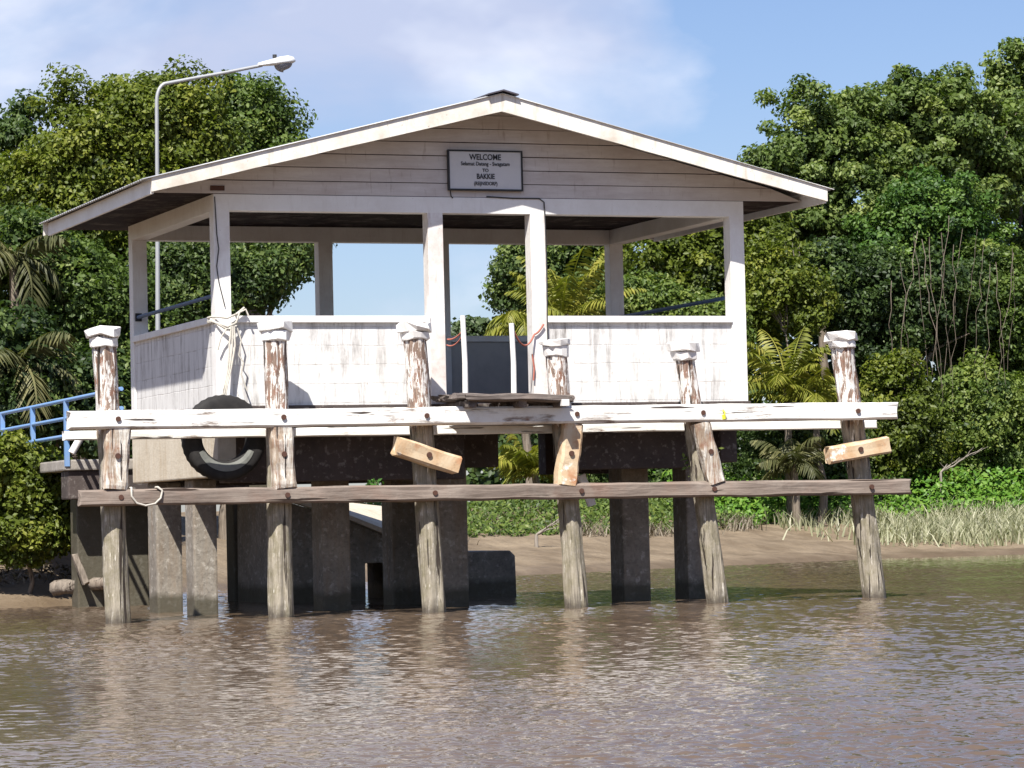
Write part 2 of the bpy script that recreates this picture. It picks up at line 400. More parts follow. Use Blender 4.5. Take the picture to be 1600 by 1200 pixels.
# the cloud bank stands high on the left of the view and thins out towards the right; broken cloud elsewhere
band = wn.n('ShaderNodeMapRange', Value=azn, From_Min=.44, From_Max=.35, To_Min=-.13, To_Max=.13).outputs[0]
bandc = wn.n('ShaderNodeMapRange', Value=azn, From_Min=-1.2, From_Max=-.2, To_Min=0.0, To_Max=1.0).outputs[0]
lift = wn.n('ShaderNodeMapRange', Value=eln, From_Min=.055, From_Max=.17, To_Min=-.22, To_Max=.08).outputs[0]
hi = wn.n('ShaderNodeMapRange', Value=eln, From_Min=.2, From_Max=.42, To_Min=0.0, To_Max=1.0).outputs[0]
dens = wn.math('ADD', cn, wn.math('ADD', wn.math('MULTIPLY', band, bandc), lift))
cm = wn.ramp(dens, [(.43, 0), (.70, 1)])
cm = wn.math('MULTIPLY', cm, wn.math('SUBTRACT', 1.0, wn.math('MULTIPLY', hi, .85)))
shade = wn.noise(1.0, 5, .55, wn.n('ShaderNodeMapping', Vector=cv, Location=(3.3, 1.7, 0), Scale=(.8, .8, 1)).outputs[0])
ccol = wn.mix(wn.ramp(shade, [(.40, 0), (.60, 1)]), (5.2, 5.9, 8.0), (9.0, 9.4, 10.6))
scol = wn.mix(cm, wn.mix(1.0, sky.outputs[0], (1.0, 1.0, 1.17), 'MULTIPLY'), ccol)
bg = wn.n('ShaderNodeBackground', Color=scol, Strength=.062)
wo = wt.nodes.new('ShaderNodeOutputWorld'); wt.links.new(bg.outputs[0], wo.inputs[0])
sl = bpy.data.lights.new('sun', 'SUN'); sl.energy = 5.0; sl.angle = R(.53); sl.color = (1.0, .955, .88)
so = bpy.data.objects.new('sun', sl); C.objects.link(so); so.location = (-20, -30, 50)
so.rotation_euler = SUN_D.to_track_quat('-Z', 'Y').to_euler()
S.view_settings.view_transform = 'Standard'; S.view_settings.look = 'None'; S.view_settings.exposure = .82; S.view_settings.gamma = 1
S.cycles.use_denoising = True
S.cycles.max_bounces = 8; S.cycles.transparent_max_bounces = 8; S.cycles.caustics_reflective = False; S.cycles.caustics_refractive = False
S.cycles.sample_clamp_indirect = 6

# ------------------------------------------------------------------ terrain and water
SHX = [-400, -60, -20, 0, 1.2, 2.6, 5, 8, 11.4, 14.5, 18, 23, 26, 40, 120, 400]
SHY = [4, 5, 7.0, 7.9, 8.8, 13.0, 16.5, 19.0, 21.3, 23.2, 25.6, 29.4, 29.4, 28, 20, 15]
def shore(x): return np.interp(x, SHX, SHY)
def fbm(x, y, s, seed=0):
    r = np.zeros_like(x); k = np.random.default_rng(seed)
    for o in range(10):
        a = k.uniform(0, 6.28); f = s*1.5**o*k.uniform(.8, 1.2)
        r += np.sin((x*math.cos(a)+y*math.sin(a))*f+k.uniform(0, 6.28))/1.45**o
    return r
def ground_z(x, y):
    x = np.asarray(x, float); y = np.asarray(y, float)
    v = y-shore(x)+fbm(x, y, .5, 3)*.12
    left = np.clip((9-x)/7, 0, 1)
    zr = np.interp(v, [-8, -1, 0, .25, 3, 6.5, 9, 13, 60], [-1.6, -.18, 0, .09, .34, .74, 1.12, 1.25, 1.5])
    zl = np.interp(v, [-8, -1, 0, .25, 1.5, 2.6, 4.5, 8, 60], [-1.6, -.2, 0, .10, .34, .62, .98, 1.2, 1.5])
    z = zr*(1-left)+zl*left
    return z+(fbm(x, y, 1.6, 5)*.024+fbm(x, y, 5.0, 15)*.009)*np.clip(v*.8+.2, 0, 1)
def grid_mesh(name, XX, YY, ZZ, mat, kind):
    r, c = XX.shape
    v = np.stack([XX, YY, ZZ], -1).reshape(-1, 3).astype(np.float32)
    i = np.arange(r*c).reshape(r, c)
    q = np.stack([i[:-1, :-1], i[:-1, 1:], i[1:, 1:], i[1:, :-1]], -1).reshape(-1, 4)
    me = np_mesh(name, v, q)
    me.polygons.foreach_set('use_smooth', np.ones(len(q), bool))
    return link(name, me, mat, None, kind)
def np_mesh(name, v, f, tone=None):
    me = bpy.data.meshes.new(name); k = f.shape[1]
    me.vertices.add(len(v)); me.vertices.foreach_set('co', np.ascontiguousarray(v, np.float32).ravel())
    me.loops.add(f.size); me.loops.foreach_set('vertex_index', np.ascontiguousarray(f, np.int32).ravel())
    me.polygons.add(len(f)); me.polygons.foreach_set('loop_start', np.arange(0, f.size, k, dtype=np.int32))
    me.polygons.foreach_set('loop_total', np.full(len(f), k, np.int32))
    if tone is not None:
        a = me.attributes.new('tone', 'FLOAT', 'POINT'); a.data.foreach_set('value', np.ascontiguousarray(tone, np.float32))
    me.update(calc_edges=True); return me
xs = np.concatenate([np.linspace(-2500, -60, 14)[:-1], np.linspace(-60, -8, 40)[:-1], np.linspace(-8, 40, 330)[:-1], np.linspace(40, 110, 40)[:-1], np.linspace(110, 2500, 14)])
ys = np.concatenate([np.linspace(1, 6, 8)[:-1], np.linspace(6, 46, 300)[:-1], np.linspace(46, 120, 40)[:-1], np.linspace(120, 4500, 16)])
XX, YY = np.meshgrid(xs, ys); grid_mesh('mud_bank', XX, YY, ground_z(XX, YY), 'mud', 'structure')
# river: one sheet of real wavelets, fine where the river is seen close by, dying out to flat far off
dd = 9.5*np.exp(np.linspace(0, math.log(75/9.5), 1900)); dd = np.concatenate([[-4000, -300, -20, 4], dd, [90, 200, 600, 3000]])
uu = np.linspace(-1, 1, 780)
DD, UU = np.meshgrid(dd, uu, indexing='ij')
half = np.clip(.22*DD+3.2, 4.0, None)
LAT = UU*half; LAT[:, 0] = -4000; LAT[:, -1] = 4000
fx, fy = math.sin(YAW), math.cos(YAW)
XX = CX+DD*fx+LAT*math.cos(YAW); YY = CY+DD*fy-LAT*math.sin(YAW)
k = np.random.default_rng(4); ZZ = np.zeros_like(XX)
gust = .85+.5*np.clip(fbm(XX, YY, .22, 9)*.5+.1, -1, 1)
for i in range(120):
    lam = .042*(.34/.042)**(k.uniform(0, 1)**1.2); a = k.normal(1.35, .75); kk = 2*math.pi/lam
    amp = .0027*lam**.84*k.uniform(.5, 1.3)
    ph = (XX*math.cos(a)+YY*math.sin(a))*kk+k.uniform(0, 6.28)+1.2*np.sin(XX*1.9*k.uniform(.5, 1.5)+YY*1.5*k.uniform(.5, 1.5)+k.uniform(0, 6))
    fade = np.clip(1.7-DD*.0019/lam, 0, 1)                        # wavelets finer than the mesh are left out far away
    ZZ += amp*np.sin(ph)*fade
ZZ *= gust*np.clip((1-np.abs(UU))*8, 0, 1)*np.clip((74-DD)/10, 0, 1)*np.clip((DD-8)/1.5, 0, 1)
grid_mesh('river_water', XX, YY, ZZ*1.0, 'water', 'structure')

# ------------------------------------------------------------------ the shelter
SH = thing('landing_shelter', 'white open sided shelter with gable roof standing on concrete columns over the river', 'shelter', (0, 0, 0))
FL, SILL, BB, BT = 2.18, 3.11, 4.20, 4.37
PW = .17; WX = 6.0; DY = 3.62
post_xy = [(0, 0), (2.335, 0), (3.495, 0), (WX-PW, 0), (-.0, DY-PW), (2.20, DY-PW), (3.63, DY-PW), (WX-PW, DY-PW)]
for i, (x, y) in enumerate(post_xy):
    m = MB(); m.box(x, x+PW, y, y+PW, FL-.02, BB+.003)
    m.build('post', 'door_post' if i in (1, 2) else 'white_post', SH, .006)
m = MB(); m.box(0, WX, 0, PW, BB, BT); m.build('beam', 'white', SH, .004)
m = MB(); m.box(0, WX, DY-PW, DY, BB, BT); m.build('beam', 'white', SH, .004)
for x in (0, WX-PW):
    m = MB(); m.box(x, x+PW, PW, DY-PW, BB, BT); m.build('beam', 'white', SH, .004)
# half walls with caps
def half_wall(x0, x1, y0, y1, inner=False):
    m = MB(); m.box(x0, x1, y0, y1, FL-.02, SILL-.07); w = m.build('half_wall', 'inner' if inner else 'block', SH)
    e = .045
    dx, dy = (0, e) if (x1-x0) > (y1-y0) else (e, 0)
    m = MB(); m.box(x0-dx, x1+dx, y0-dy, y1+dy, SILL-.07, SILL); m.build('wall_cap', 'white_post', SH, .006)
half_wall(PW, 2.335, .025, .145); half_wall(3.495+PW, WX-PW, .025, .145)
half_wall(.02, .14, PW, DY-PW); half_wall(WX-.14, WX-.02, PW, DY-PW)
half_wall(PW, 2.20, DY-.145, DY-.025, True); half_wall(3.63+PW-1.43, WX-PW, DY-.145, DY-.025, True)
# floor slab and beams under it
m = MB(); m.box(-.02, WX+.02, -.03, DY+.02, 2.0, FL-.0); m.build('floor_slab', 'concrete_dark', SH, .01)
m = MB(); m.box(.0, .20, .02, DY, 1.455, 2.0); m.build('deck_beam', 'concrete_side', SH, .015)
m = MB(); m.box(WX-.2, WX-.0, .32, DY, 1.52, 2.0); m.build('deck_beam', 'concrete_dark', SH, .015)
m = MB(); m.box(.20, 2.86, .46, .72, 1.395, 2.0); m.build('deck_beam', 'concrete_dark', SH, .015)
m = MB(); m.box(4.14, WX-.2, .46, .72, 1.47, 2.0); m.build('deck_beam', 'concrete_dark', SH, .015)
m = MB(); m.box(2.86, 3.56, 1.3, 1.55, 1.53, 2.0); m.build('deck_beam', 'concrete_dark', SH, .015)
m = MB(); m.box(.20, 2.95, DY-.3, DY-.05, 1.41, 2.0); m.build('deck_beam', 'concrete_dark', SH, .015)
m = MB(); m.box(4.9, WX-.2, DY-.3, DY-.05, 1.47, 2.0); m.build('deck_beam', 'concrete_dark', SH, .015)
for pl, pr, y, d in ((232, 285, 3.0, .38), (289, 340, 1.45, .34), (490, 548, 1.5, .40), (600, 662, 3.0, .4), (666, 732, 1.5, .42), (958, 1016, 1.5, .4), (1058, 1112, 1.7, .4)):
    x0, x1 = float(at(pl, 850, y+.2)[0])+.04, float(at(pr, 850, y)[0])
    m = MB()
    m.box(x0, x1, y, y+d, -1.5, 1.453 if x0 < .3 else 1.99)
    m.build('column', 'concrete', SH, .025)
# flat dark ceiling and soffit
EV_L, EV_R, EV_F, EV_B = -.80, 6.74, -.586, 4.20
ZE, ZP, XR = 4.47, 5.41, 2.985
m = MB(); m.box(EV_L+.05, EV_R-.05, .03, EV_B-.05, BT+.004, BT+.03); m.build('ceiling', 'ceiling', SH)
def roof_z(x):
    return ZE+(ZP-ZE)*((x-EV_L)/(XR-EV_L) if x < XR else (EV_R-x)/(EV_R-XR))
# lapped siding boards in both gables
def siding(y, sgn):
    m = MB(); bh = .146; z = BT+.006
    zt = ZP-.06
    while z < zt:
        z1 = min(z+bh, zt)
        def xl(zz): return EV_L+.02+max(0, (zz-(ZE-.05)))*(XR-EV_L)/(ZP-ZE)
        def xr_(zz): return EV_R-.02-max(0, (zz-(ZE-.05)))*(EV_R-XR)/(ZP-ZE)
        z1 = z1-.007; a0, a1, b0, b1 = xl(z), xr_(z), xl(z1), xr_(z1)
        o = .020*sgn
        j = .002*random.uniform(-1, 1)
        q = [(a0, y+o+j, z), (a1, y+o+j, z+.004*random.uniform(-1, 1)), (b1, y+.008*sgn, z1+.003*random.uniform(-1, 1)), (b0, y+.008*sgn, z1+.003*random.uniform(-1, 1)),
             (a0, y+o-.016*sgn, z), (a1, y+o-.016*sgn, z), (b1, y-.008*sgn, z1), (b0, y-.008*sgn, z1)]
        m.add(q, [(0, 1, 2, 3), (7, 6, 5, 4), (0, 4, 5, 1), (1, 5, 6, 2), (2, 6, 7, 3), (3, 7, 4, 0)])
        z += bh
    o = m.build('gable_siding', 'siding', SH)
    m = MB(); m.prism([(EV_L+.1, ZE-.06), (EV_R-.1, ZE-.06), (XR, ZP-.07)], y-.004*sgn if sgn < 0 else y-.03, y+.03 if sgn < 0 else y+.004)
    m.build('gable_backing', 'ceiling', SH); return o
siding(.02, -1); siding(DY-.02, 1)
# barge boards (front and rear), eave fascias
def barge(y0, y1, ext=0.0):
    for side in (0, 1):
        xe = EV_L-ext if side == 0 else EV_R+ext
        zt_e = ZE+.0-ext*.25
        m = MB()
        seg = 14; top = []; bot = []
        for i in range(seg+1):
            f = i/seg; x = xe+(XR-xe)*f; z = zt_e+(ZP-zt_e)*f
            h = .150+.042*f
            w = .004*noise.noise(Vector((x*2.2, side*5.0, y0)))
            top.append((x, z+w)); bot.append((x, z-h+w*1.5))
        m.prism(top+bot[::-1], y0, y1)
        m.build('barge_board', 'barge', SH)
barge(EV_F, EV_F+.035); barge(EV_B-.035, EV_B, .05)
for x0, x1 in ((EV_L, EV_L+.03), (EV_R-.03, EV_R)):
    m = MB(); m.box(x0, x1, EV_F+.036, EV_B-.036, ZE-.165, ZE-.02); m.build('eave_fascia', 'white', SH)
# corrugated roof sheets, ribs running down the slope
def roof_sheet(side):
    nY = 400; y = np.linspace(EV_F-.022, EV_B+.03, nY); nX = 6
    xe = EV_L-.09 if side == 0 else EV_R+.07
    v = []
    for lay, off in ((1, .003), (-1, -.002)):
        for i in range(nX):
            f = i/(nX-1); x = xe+(XR-xe)*f
            zz = ZE+(ZP-ZE)*(((x-EV_L)/(XR-EV_L)) if side == 0 else ((EV_R-x)/(EV_R-XR)))
            corr = .0055*np.sin(y*2*math.pi/.095)
            v.append(np.stack([np.full(nY, x), y, zz+off+corr], -1))
    v = np.concatenate(v); i = np.arange(2*nX*nY).reshape(2, nX, nY)
    def q(a): return np.stack([a[:-1, :-1], a[:-1, 1:], a[1:, 1:], a[1:, :-1]], -1).reshape(-1, 4)
    f = [q(i[0]), q(i[1])[:, ::-1], q(np.stack([i[0, 0], i[1, 0]])), q(np.stack([i[0, -1], i[1, -1]])), q(np.stack([i[0, :, 0], i[1, :, 0]])), q(np.stack([i[0, :, -1], i[1, :, -1]]))]
    me = np_mesh('roof_sheet', v, np.concatenate(f)); me.polygons.foreach_set('use_smooth', np.ones(len(me.polygons), bool))
    return link('roof_sheet', me, 'zinc', SH)
roof_sheet(0); roof_sheet(1)
m = MB(); m.prism([(XR-.17, ZP-.026), (XR, ZP+.018), (XR+.17, ZP-.026), (XR+.17, ZP-.012), (XR, ZP+.034), (XR-.17, ZP-.012)], EV_F-.06, EV_B+.05); m.build('ridge_cap', 'ridge', SH)
m = MB(); m.box(-.03, .12, -.012, .0, BT+.035, BT+.085); m.build('siding_hole_patch', 'bolt', SH)  # dark box standing in for a small hole in the siding
# cables stapled to the front
def cablepath(pts): return [Vector(p) for p in pts]
m = MB(); m.tube([(2.585, -.026, 4.45), (2.60, -.012, 4.38), (2.62, -.01, 4.36)], .006, 6)
m.tube([(3.0, -.012, 4.38), (3.3, -.010, 4.366), (3.60, -.010, 4.368), (3.655, -.010, 4.33), (3.663, -.010, 4.1), (3.668, -.011, 3.6), (3.66, -.012, 3.12), (3.66, -.012, 2.6)], .0075, 6); m.build('cable', 'cable', SH)
m = MB(); m.tube([(.012, -.010, 4.34), (.018, -.011, 4.2), (.028, -.010, 3.95), (.045, -.012, 3.8), (.02, -.010, 3.62), (.04, -.012, 3.45), (.10, -.012, 3.2)], .006, 6); m.build('cable', 'cable', SH)
# side rails over the half walls
for x in (.05, WX-.08):
    m = MB(); m.tube([(x, PW-.02, 3.335), (x, DY-PW+.03, 3.325)], .022, 10); m.build('side_rail', 'darkblue', SH)
m = MB(); m.box(.02, .09, DY-PW-.03, DY-PW, 3.28, 3.37); m.build('rail_bracket', 'black', SH)
# rotten boarding planks at the doorway
LP = thing('boarding_platform', 'ledge of rotten dark planks jutting out below the shelter doorway', 'platform', (2.98, -.45, 2.14))
for i, (y, x0, x1, dz) in enumerate(((-.94, 2.36, 3.52, -.004), (-.80, 2.31, 3.58, .0), (-.64, 2.30, 3.68, .012), (-.48, 2.32, 3.66, .0), (-.32, 2.34, 3.7, .008), (-.16, 2.31, 3.66, .002))):
    m = MB(); rough_beam(m, (x0, y, 2.222+dz), (x1, y, 2.185+dz), .155, .056, 40, .030, .16, i*3.1); m.build('plank', 'wood_old', LP)
for x in (2.45, 3.0, 3.45):
    m = MB(); rough_beam(m, (x, -.95, 2.140), (x, -.04, 2.140), .09, .075, 6, .01, .04, x, (1, 0, 0)); m.build('joist', 'wood_old', LP)
m = MB(); m.box(3.40, 3.48, -1.05, -.98, 2.105, 2.175); m.build('white_chip', 'white', LP, .006)
GR = 'white poles standing at the shelter doorway'
for x, zt, lb in ((2.612, 3.094, 'taller white pole left of the doorway, roped to the left door post'), (3.156, 3.013, 'shorter white pole on the plank ledge, tied to the right door post with red rope')):
    m = MB(); m.tube([(x-.006, -.30, 2.22), (x-.002, -.30, 2.6), (x-.016, -.30, zt)], [.031, .029, .028], 12); solo(m.build('handrail_pole', 'white'), lb, 'pole', GR)
def sag(p0, p1, d, n=10): return [Vector(p0).lerp(Vector(p1), i/n)+Vector((0, 0, -d*4*(i/n)*(1-i/n))) for i in range(n+1)]
m = MB(); m.tube(sag((3.17, -.30, 2.92), (3.50, -.03, 2.91), .13), .010, 6); m.tube(sag((3.50, -.025, 2.91), (3.61, -.03, 3.02), .02, 5), .010, 6)
m.tube([(3.47, -.03, 2.70), (3.49, -.03, 2.55), (3.478, -.03, 2.42)], .009, 6)
solo(m.build('rope', 'redrope'), 'faded red rope slung between white pole and right door post', 'rope')
m = MB(); m.tube(sag((2.52, -.02, 2.86), (2.60, -.29, 2.94), .03, 8), .009, 6); m.tube(sag((2.512, -.02, 2.8), (2.60, -.29, 2.9), .05, 8), .007, 6)
solo(m.build('rope', 'redrope'), 'dark red rope tied between left door post and taller white pole', 'rope')

# welcome sign
SG = thing('welcome_sign', 'pale rectangular welcome sign with black border fixed to the gable siding', 'sign', (2.985, -.03, 4.44))
m = MB(); m.box(2.57, 3.40, -.036, -.012, 4.445, 4.868); m.build('panel', 'signface', SG)
m = MB()
for a in ((2.562, 3.408, 4.44, 4.458), (2.562, 3.408, 4.855, 4.873)): m.box(a[0], a[1], -.046, -.010, a[2], a[3])
for a in ((2.562, 2.58), (3.39, 3.408)): m.box(a[0], a[1], -.046, -.010, 4.458, 4.855)
m.build('frame', 'black', SG)
def text(s, x, z, size, parent, name='lettering', bold=.0, sx=1.0):
    cu = bpy.data.curves.new('t', 'FONT'); cu.body = s; cu.size = size; cu.align_x = 'CENTER'; cu.align_y = 'CENTER'; cu.extrude = .0015; cu.offset = bold
    o = bpy.data.objects.new('t', cu); C.objects.link(o)
    dg = bpy.context.evaluated_depsgraph_get(); me = bpy.data.meshes.new_from_object(o.evaluated_get(dg))
    C.objects.unlink(o); bpy.data.objects.remove(o)
    me.transform(Matrix.Translation((x, -.0395, z)) @ Matrix.Rotation(R(90), 4, 'X') @ Matrix.Diagonal((sx, 1, 1, 1)))
    me.name = name; me.materials.clear()
    return link(name, me, 'black', parent)
text('WELCOME', 2.985, 4.795, .086, SG, bold=.0018, sx=.86)
text('Selamat Datang - Swagatam', 2.985, 4.725, .058, SG, bold=.0008, sx=.86)
text('TO', 2.985, 4.655, .05, SG, bold=.001)
text('BAKKIE', 2.985, 4.59, .078, SG, bold=.0018, sx=.8)
text('(REIJNSDORP)', 2.985, 4.515, .054, SG, bold=.0008, sx=.8)

# ------------------------------------------------------------------ fender piles
PILES = [((-1.305, 2.936), (-1.203), 'leftmost mooring pile with mottled flaking paint and white collar', .125),
         ((.489, 3.013), .494, 'reddish flaked pile in front of the left half wall', .125),
         ((1.986, 3.0), 2.134, 'split pile standing just left of the shelter doorway', .125),
         ((3.55, 2.831), 3.73, 'pile in front of the right door post, right of the plank ledge', .12),
         ((5.011, 2.794), 5.351, 'most tilted pile, in front of the right half wall', .115),
         ((6.891, 2.894), 7.212, 'whitest pile, standing clear of the shelter on the far right', .13)]
PY = -.50
def pile(xt, zt, xb, label, r, seed):
    z0 = -1.2
    xb2 = xb+(xb-xt)/(zt)*1.2
    T = thing('mooring_pile', label, 'pile', (xb, PY, 0), 'timber mooring piles in a row along the landing')
    ht = .165
    m = MB(); n = 40; seg = 60; vs = []
    for i in range(seg+1):
        f = i/seg; z = z0+(zt-.05-z0)*f; x = xb2+(xt-xb2)*((z-z0)/(zt-z0))
        rr = r*(1.02-.12*f)
        for k in range(n):
            q = 2*math.pi*k/n
            w = 1+.15*noise.noise(Vector((math.cos(q)*1.6+seed*3, math.sin(q)*1.6, z*.9)))+.12*noise.noise(Vector((math.cos(q)*5+seed, math.sin(q)*5, z*2.2)))-.20*max(0, noise.noise(Vector((math.cos(q)*6+seed*2, math.sin(q)*6, z*.8+seed)))-.22)/.5
            # a splintered notch in some shafts
            vs.append((x+rr*w*math.cos(q), PY+rr*w*math.sin(q), z))
    m.add(vs, [(i*n+k, i*n+(k+1) % n, (i+1)*n+(k+1) % n, (i+1)*n+k) for i in range(seg) for k in range(n)], True)
    m.add(vs[-n:], [tuple(range(n))])
    m.build('shaft', 'pile', T)
    # the white collar: a wide eight sided upper band on a slightly narrower lower one
    ax = Vector((xt-xb, 0, zt)).normalized()
    def band(a, b, ra, rb, nn, mat, name, jag):
        m = MB(); vs = []
        rings = [(a, ra*.97), (a+.006, ra), (b-.008, rb), (b, rb*.95)]
        for h, rr in rings:
            for k in range(nn):
                q = 2*math.pi*(k+.5)/nn
                j = 1+jag*noise.noise(Vector((k*1.7+seed*5, h*20, seed)))
                p = Vector((xt, PY, zt))-ax*h+Vector((rr*j*math.cos(q), rr*j*math.sin(q), jag*.25*noise.noise(Vector((k*2.1, seed*7, h*9)))))
                vs.append(p)
        L = len(rings)
        m.add(vs, [(i*nn+k, i*nn+(k+1) % nn, (i+1)*nn+(k+1) % nn, (i+1)*nn+k) for i in range(L-1) for k in range(nn)])
        m.add(vs[:nn], [tuple(range(nn))]); m.add(vs[-nn:], [tuple(range(nn))])
        m.build(name, mat, T)
    rr_ = random.Random(int(seed*10)); a_ = rr_.uniform(.072, .105); b_ = rr_.uniform(.155, .195); ra_ = rr_.uniform(.164, .186)
    band(0.0, a_, ra_, ra_-.006, rr_.choice((7, 8, 9, 10)), 'white_post', 'cap', .20)
    band(a_+.003, b_, ra_-.03, ra_-.036, rr_.choice((9, 11, 13)), 'white_post', 'collar', .14)
    return T
PT = [pile(a[0], a[1], b, l, r, i+1.3) for i, (a, b, l, r) in enumerate(PILES)]
def pile_x(i, z):
    (xt, zt), xb = PILES[i][0], PILES[i][1]; return xb+(xt-xb)*z/zt
# packing blocks bolted to the piles between the rails
def block(i, px0, py0, px1, py1, w, mat, lab, y=-.70, d=.15, seed=0):
    a, b = at(px0, py0, y-d/2), at(px1, py1, y-d/2)
    a[1] = b[1] = y
    m = MB()
    rough_beam(m, a, b, d, w, 18, .018, .05, seed)
    o = m.build('fender_block', mat, PT[i]); o['label'] = lab
    c = (a+b)/2; mb = MB(); mb.tube([(c[0], y-d/2-.018, c[2]+.01), (c[0], y-d/2+.02, c[2]+.01)], .028, 10, True, False); mb.build('bolt', 'bolt', o)
block(0, 187, 664, 181, 764, .25, 'blockpeel', 'rotten upright block', seed=1)
block(1, 441, 660, 447, 762, .235, 'blockpeel', 'upright block with flaked paint', seed=2)
block(2, 622, 696, 719, 728, .195, 'blockwood', 'orange block swung askew', -.71, .17, seed=3)
block(3, 899, 662, 887, 758, .215, 'blockwood', 'bare orange upright block', seed=4)
block(4, 1098, 660, 1123, 754, .19, 'blockpeel', 'leaning upright block with rust streaks', seed=5)
block(5, 1298, 712, 1391, 695, .18, 'blockwood', 'raw timber block tilted sideways', -.71, .15, seed=6)
# rails
def rail(name, pts, w, h, mat, lab, seed, amp=.010, seg=70, end=.07):
    m = MB(); rough_beam(m, pts[0], pts[1], w, h, seg, amp, end, seed)
    o = m.build(name, mat); return solo(o, lab, 'fender rail', 'horizontal timber fender rails')
o1 = rail('fender_rail', ((-1.72, -.71, 2.022), (7.40, -.71, 2.030)), .17, .185, 'peel_x', 'upper front rail of cracked white paint just below the shelter floor', 1.0)
rail('fender_rail', ((-1.68, -.33, 1.884), (7.36, -.33, 1.898)), .10, .092, 'peel_x2', 'thinner white rail behind the piles under the upper front rail', 4.0, .006)
o3 = rail('fender_rail', ((-1.62, -.70, 1.253), (7.54, -.70, 1.205)), .14, .162, 'wood_x', 'lowest bare brown rail running across all the piles above the water', 8.0, .014)
def bolts(o, xs, y, zf):
    for x in xs:
        m = MB(); m.tube([(x, y-.014, zf(x)), (x, y+.01, zf(x))], .026, 10, True, False); m.build('bolt', 'bolt', o)
bolts(o1, [-1.24, .47, 2.0, 3.66, 5.1, 6.93], -.80, lambda x: 2.03)
bolts(o3, [-1.22, .5, 2.08, 3.70, 5.22, 7.08], -.775, lambda x: 1.255-.0053*(x+1.6))

# tyre hanging against the corner, with its rope
def tyre():
    c = Vector((.005, -.20, 1.845)); Ro, Ri, hw = .445, .235, .095
    prof = []
    for a in np.linspace(0, 2*math.pi, 22, endpoint=False):
        ca, sa = math.cos(a), math.sin(a)
        rr = (Ro+Ri)/2+(Ro-Ri)/2*math.copysign(abs(ca)**.7, ca); yy = hw*math.copysign(abs(sa)**.75, sa)
        prof.append((rr, yy))
    n = 72; vs = []
    for i in range(n):
        q = 2*math.pi*i/n
        for rr, yy in prof:
            tread = 1.0
            if rr > Ro-.012: tread = 1-.016*(i % 2)
            vs.append((c.x+rr*tread*math.cos(q), c.y+yy, c.z+rr*tread*math.sin(q)*1.0))
    P = len(prof); m = MB()
    m.add(vs, [(i*P+k, i*P+(k+1) % P, ((i+1) % n)*P+(k+1) % P, ((i+1) % n)*P+k) for i in range(n) for k in range(P)], True)
    o = m.build('tyre_fender', 'rubber')
    m = MB(); vs = []; nn = 26  # paler grey arc along the lower sidewall
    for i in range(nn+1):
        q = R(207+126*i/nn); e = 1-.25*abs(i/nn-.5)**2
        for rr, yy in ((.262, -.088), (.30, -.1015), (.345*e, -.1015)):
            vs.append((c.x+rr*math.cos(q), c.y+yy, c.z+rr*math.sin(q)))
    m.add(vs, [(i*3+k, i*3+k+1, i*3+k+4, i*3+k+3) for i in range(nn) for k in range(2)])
    solo(o, 'x', 'x'); b = m.build('pale_sidewall_band', 'pale_rubber', o)
    return tag(o, 'black car tyre hung as a fender at the left corner behind the upper rail', 'tyre')
tyre()
m = MB()
zc = 3.06
for j, (za, zb) in enumerate(((3.10, 3.07), (3.05, 2.98), (3.06, 2.95))):
    m.tube([(-.03, .19, za), (-.035, -.005, za), (.02, -.055, (za+zb)/2+.01), (.10, -.075, zb+.01), (.2, -.06, zb+.05), (.215, .02, za+.01)], .012, 7)
m.tube([(.20, -.07, 3.03), (.235, -.08, 3.14), (.30, -.08, 3.17), (.33, -.08, 3.10)], .011, 7)
m.tube([(.2, -.07, 3.12), (.29, -.07, 3.19)], .012, 7)
for dx, z1 in ((0, 2.30), (.03, 2.26), (-.03, 2.34)):
    m.tube([(.16+dx*.5, -.075, 3.0), (.15+dx, -.08, 2.8), (.11+dx*.6, -.09, 2.55), (.06+dx*.5, -.13, 2.40), (.02+dx*.4, -.19, z1), (.01+dx*.3, -.2, 2.24)], .0105, 7)
m.tube([(.21, -.07, 2.98), (.25, -.07, 2.85), (.22, -.07, 2.70), (.27, -.07, 2.62), (.24, -.07, 2.50), (.27, -.07, 2.42), (.30, -.07, 2.33)], .008, 6)
m.tube([(.16, -.07, 2.97), (.09, -.085, 2.97), (.03, -.08, 2.88), (.0, -.06, 2.75)], .008, 6)
solo(m.build('rope', 'rope'), 'white rope knotted round the left corner post and holding the tyre', 'rope')
m = MB(); cpt = [at(x, y, -.80) for x, y in ((206, 762), (206, 775), (214, 786), (228, 790), (243, 787), (252, 778), (254, 766), (247, 761))]
for p in cpt: p[1] = -.787
m.tube([(cpt[0][0], -.70, 1.345)]+list(cpt)+[(cpt[-1][0], -.70, 1.345)], .011, 7); solo(m.build('rope', 'rope'), 'short loop of pale rope draped over the left end of the brown rail', 'rope')
p = at(1131, 648, -.83); m = MB(); m.tube([(p[0], -.81, p[2]+.05), (p[0]+.015, -.83, p[2]+.02), (p[0], -.82, p[2]-.01)], .009, 6)
m.add([(p[0]-.02, -.825, p[2]), (p[0]+.015, -.84, p[2]-.005), (p[0]+.022, -.83, p[2]-.045), (p[0]-.012, -.82, p[2]-.05), (p[0], -.805, p[2]-.03)], [(0, 1, 4), (1, 2, 4), (2, 3, 4), (3, 0, 4), (0, 3, 2, 1)])
solo(m.build('ribbon', 'yellow'), 'small yellow plastic tag tied to the upper white rail', 'ribbon')
# white plank stub leaning under the right half
a, b = at(908, 742, .9), at(925, 790, .9); m = MB(); rough_beam(m, a, b, .05, .10, 8, .006, .02, 3); solo(m.build('plank', 'white_post'), 'short white plank leaning under the floor beside the orange upright block', 'plank')

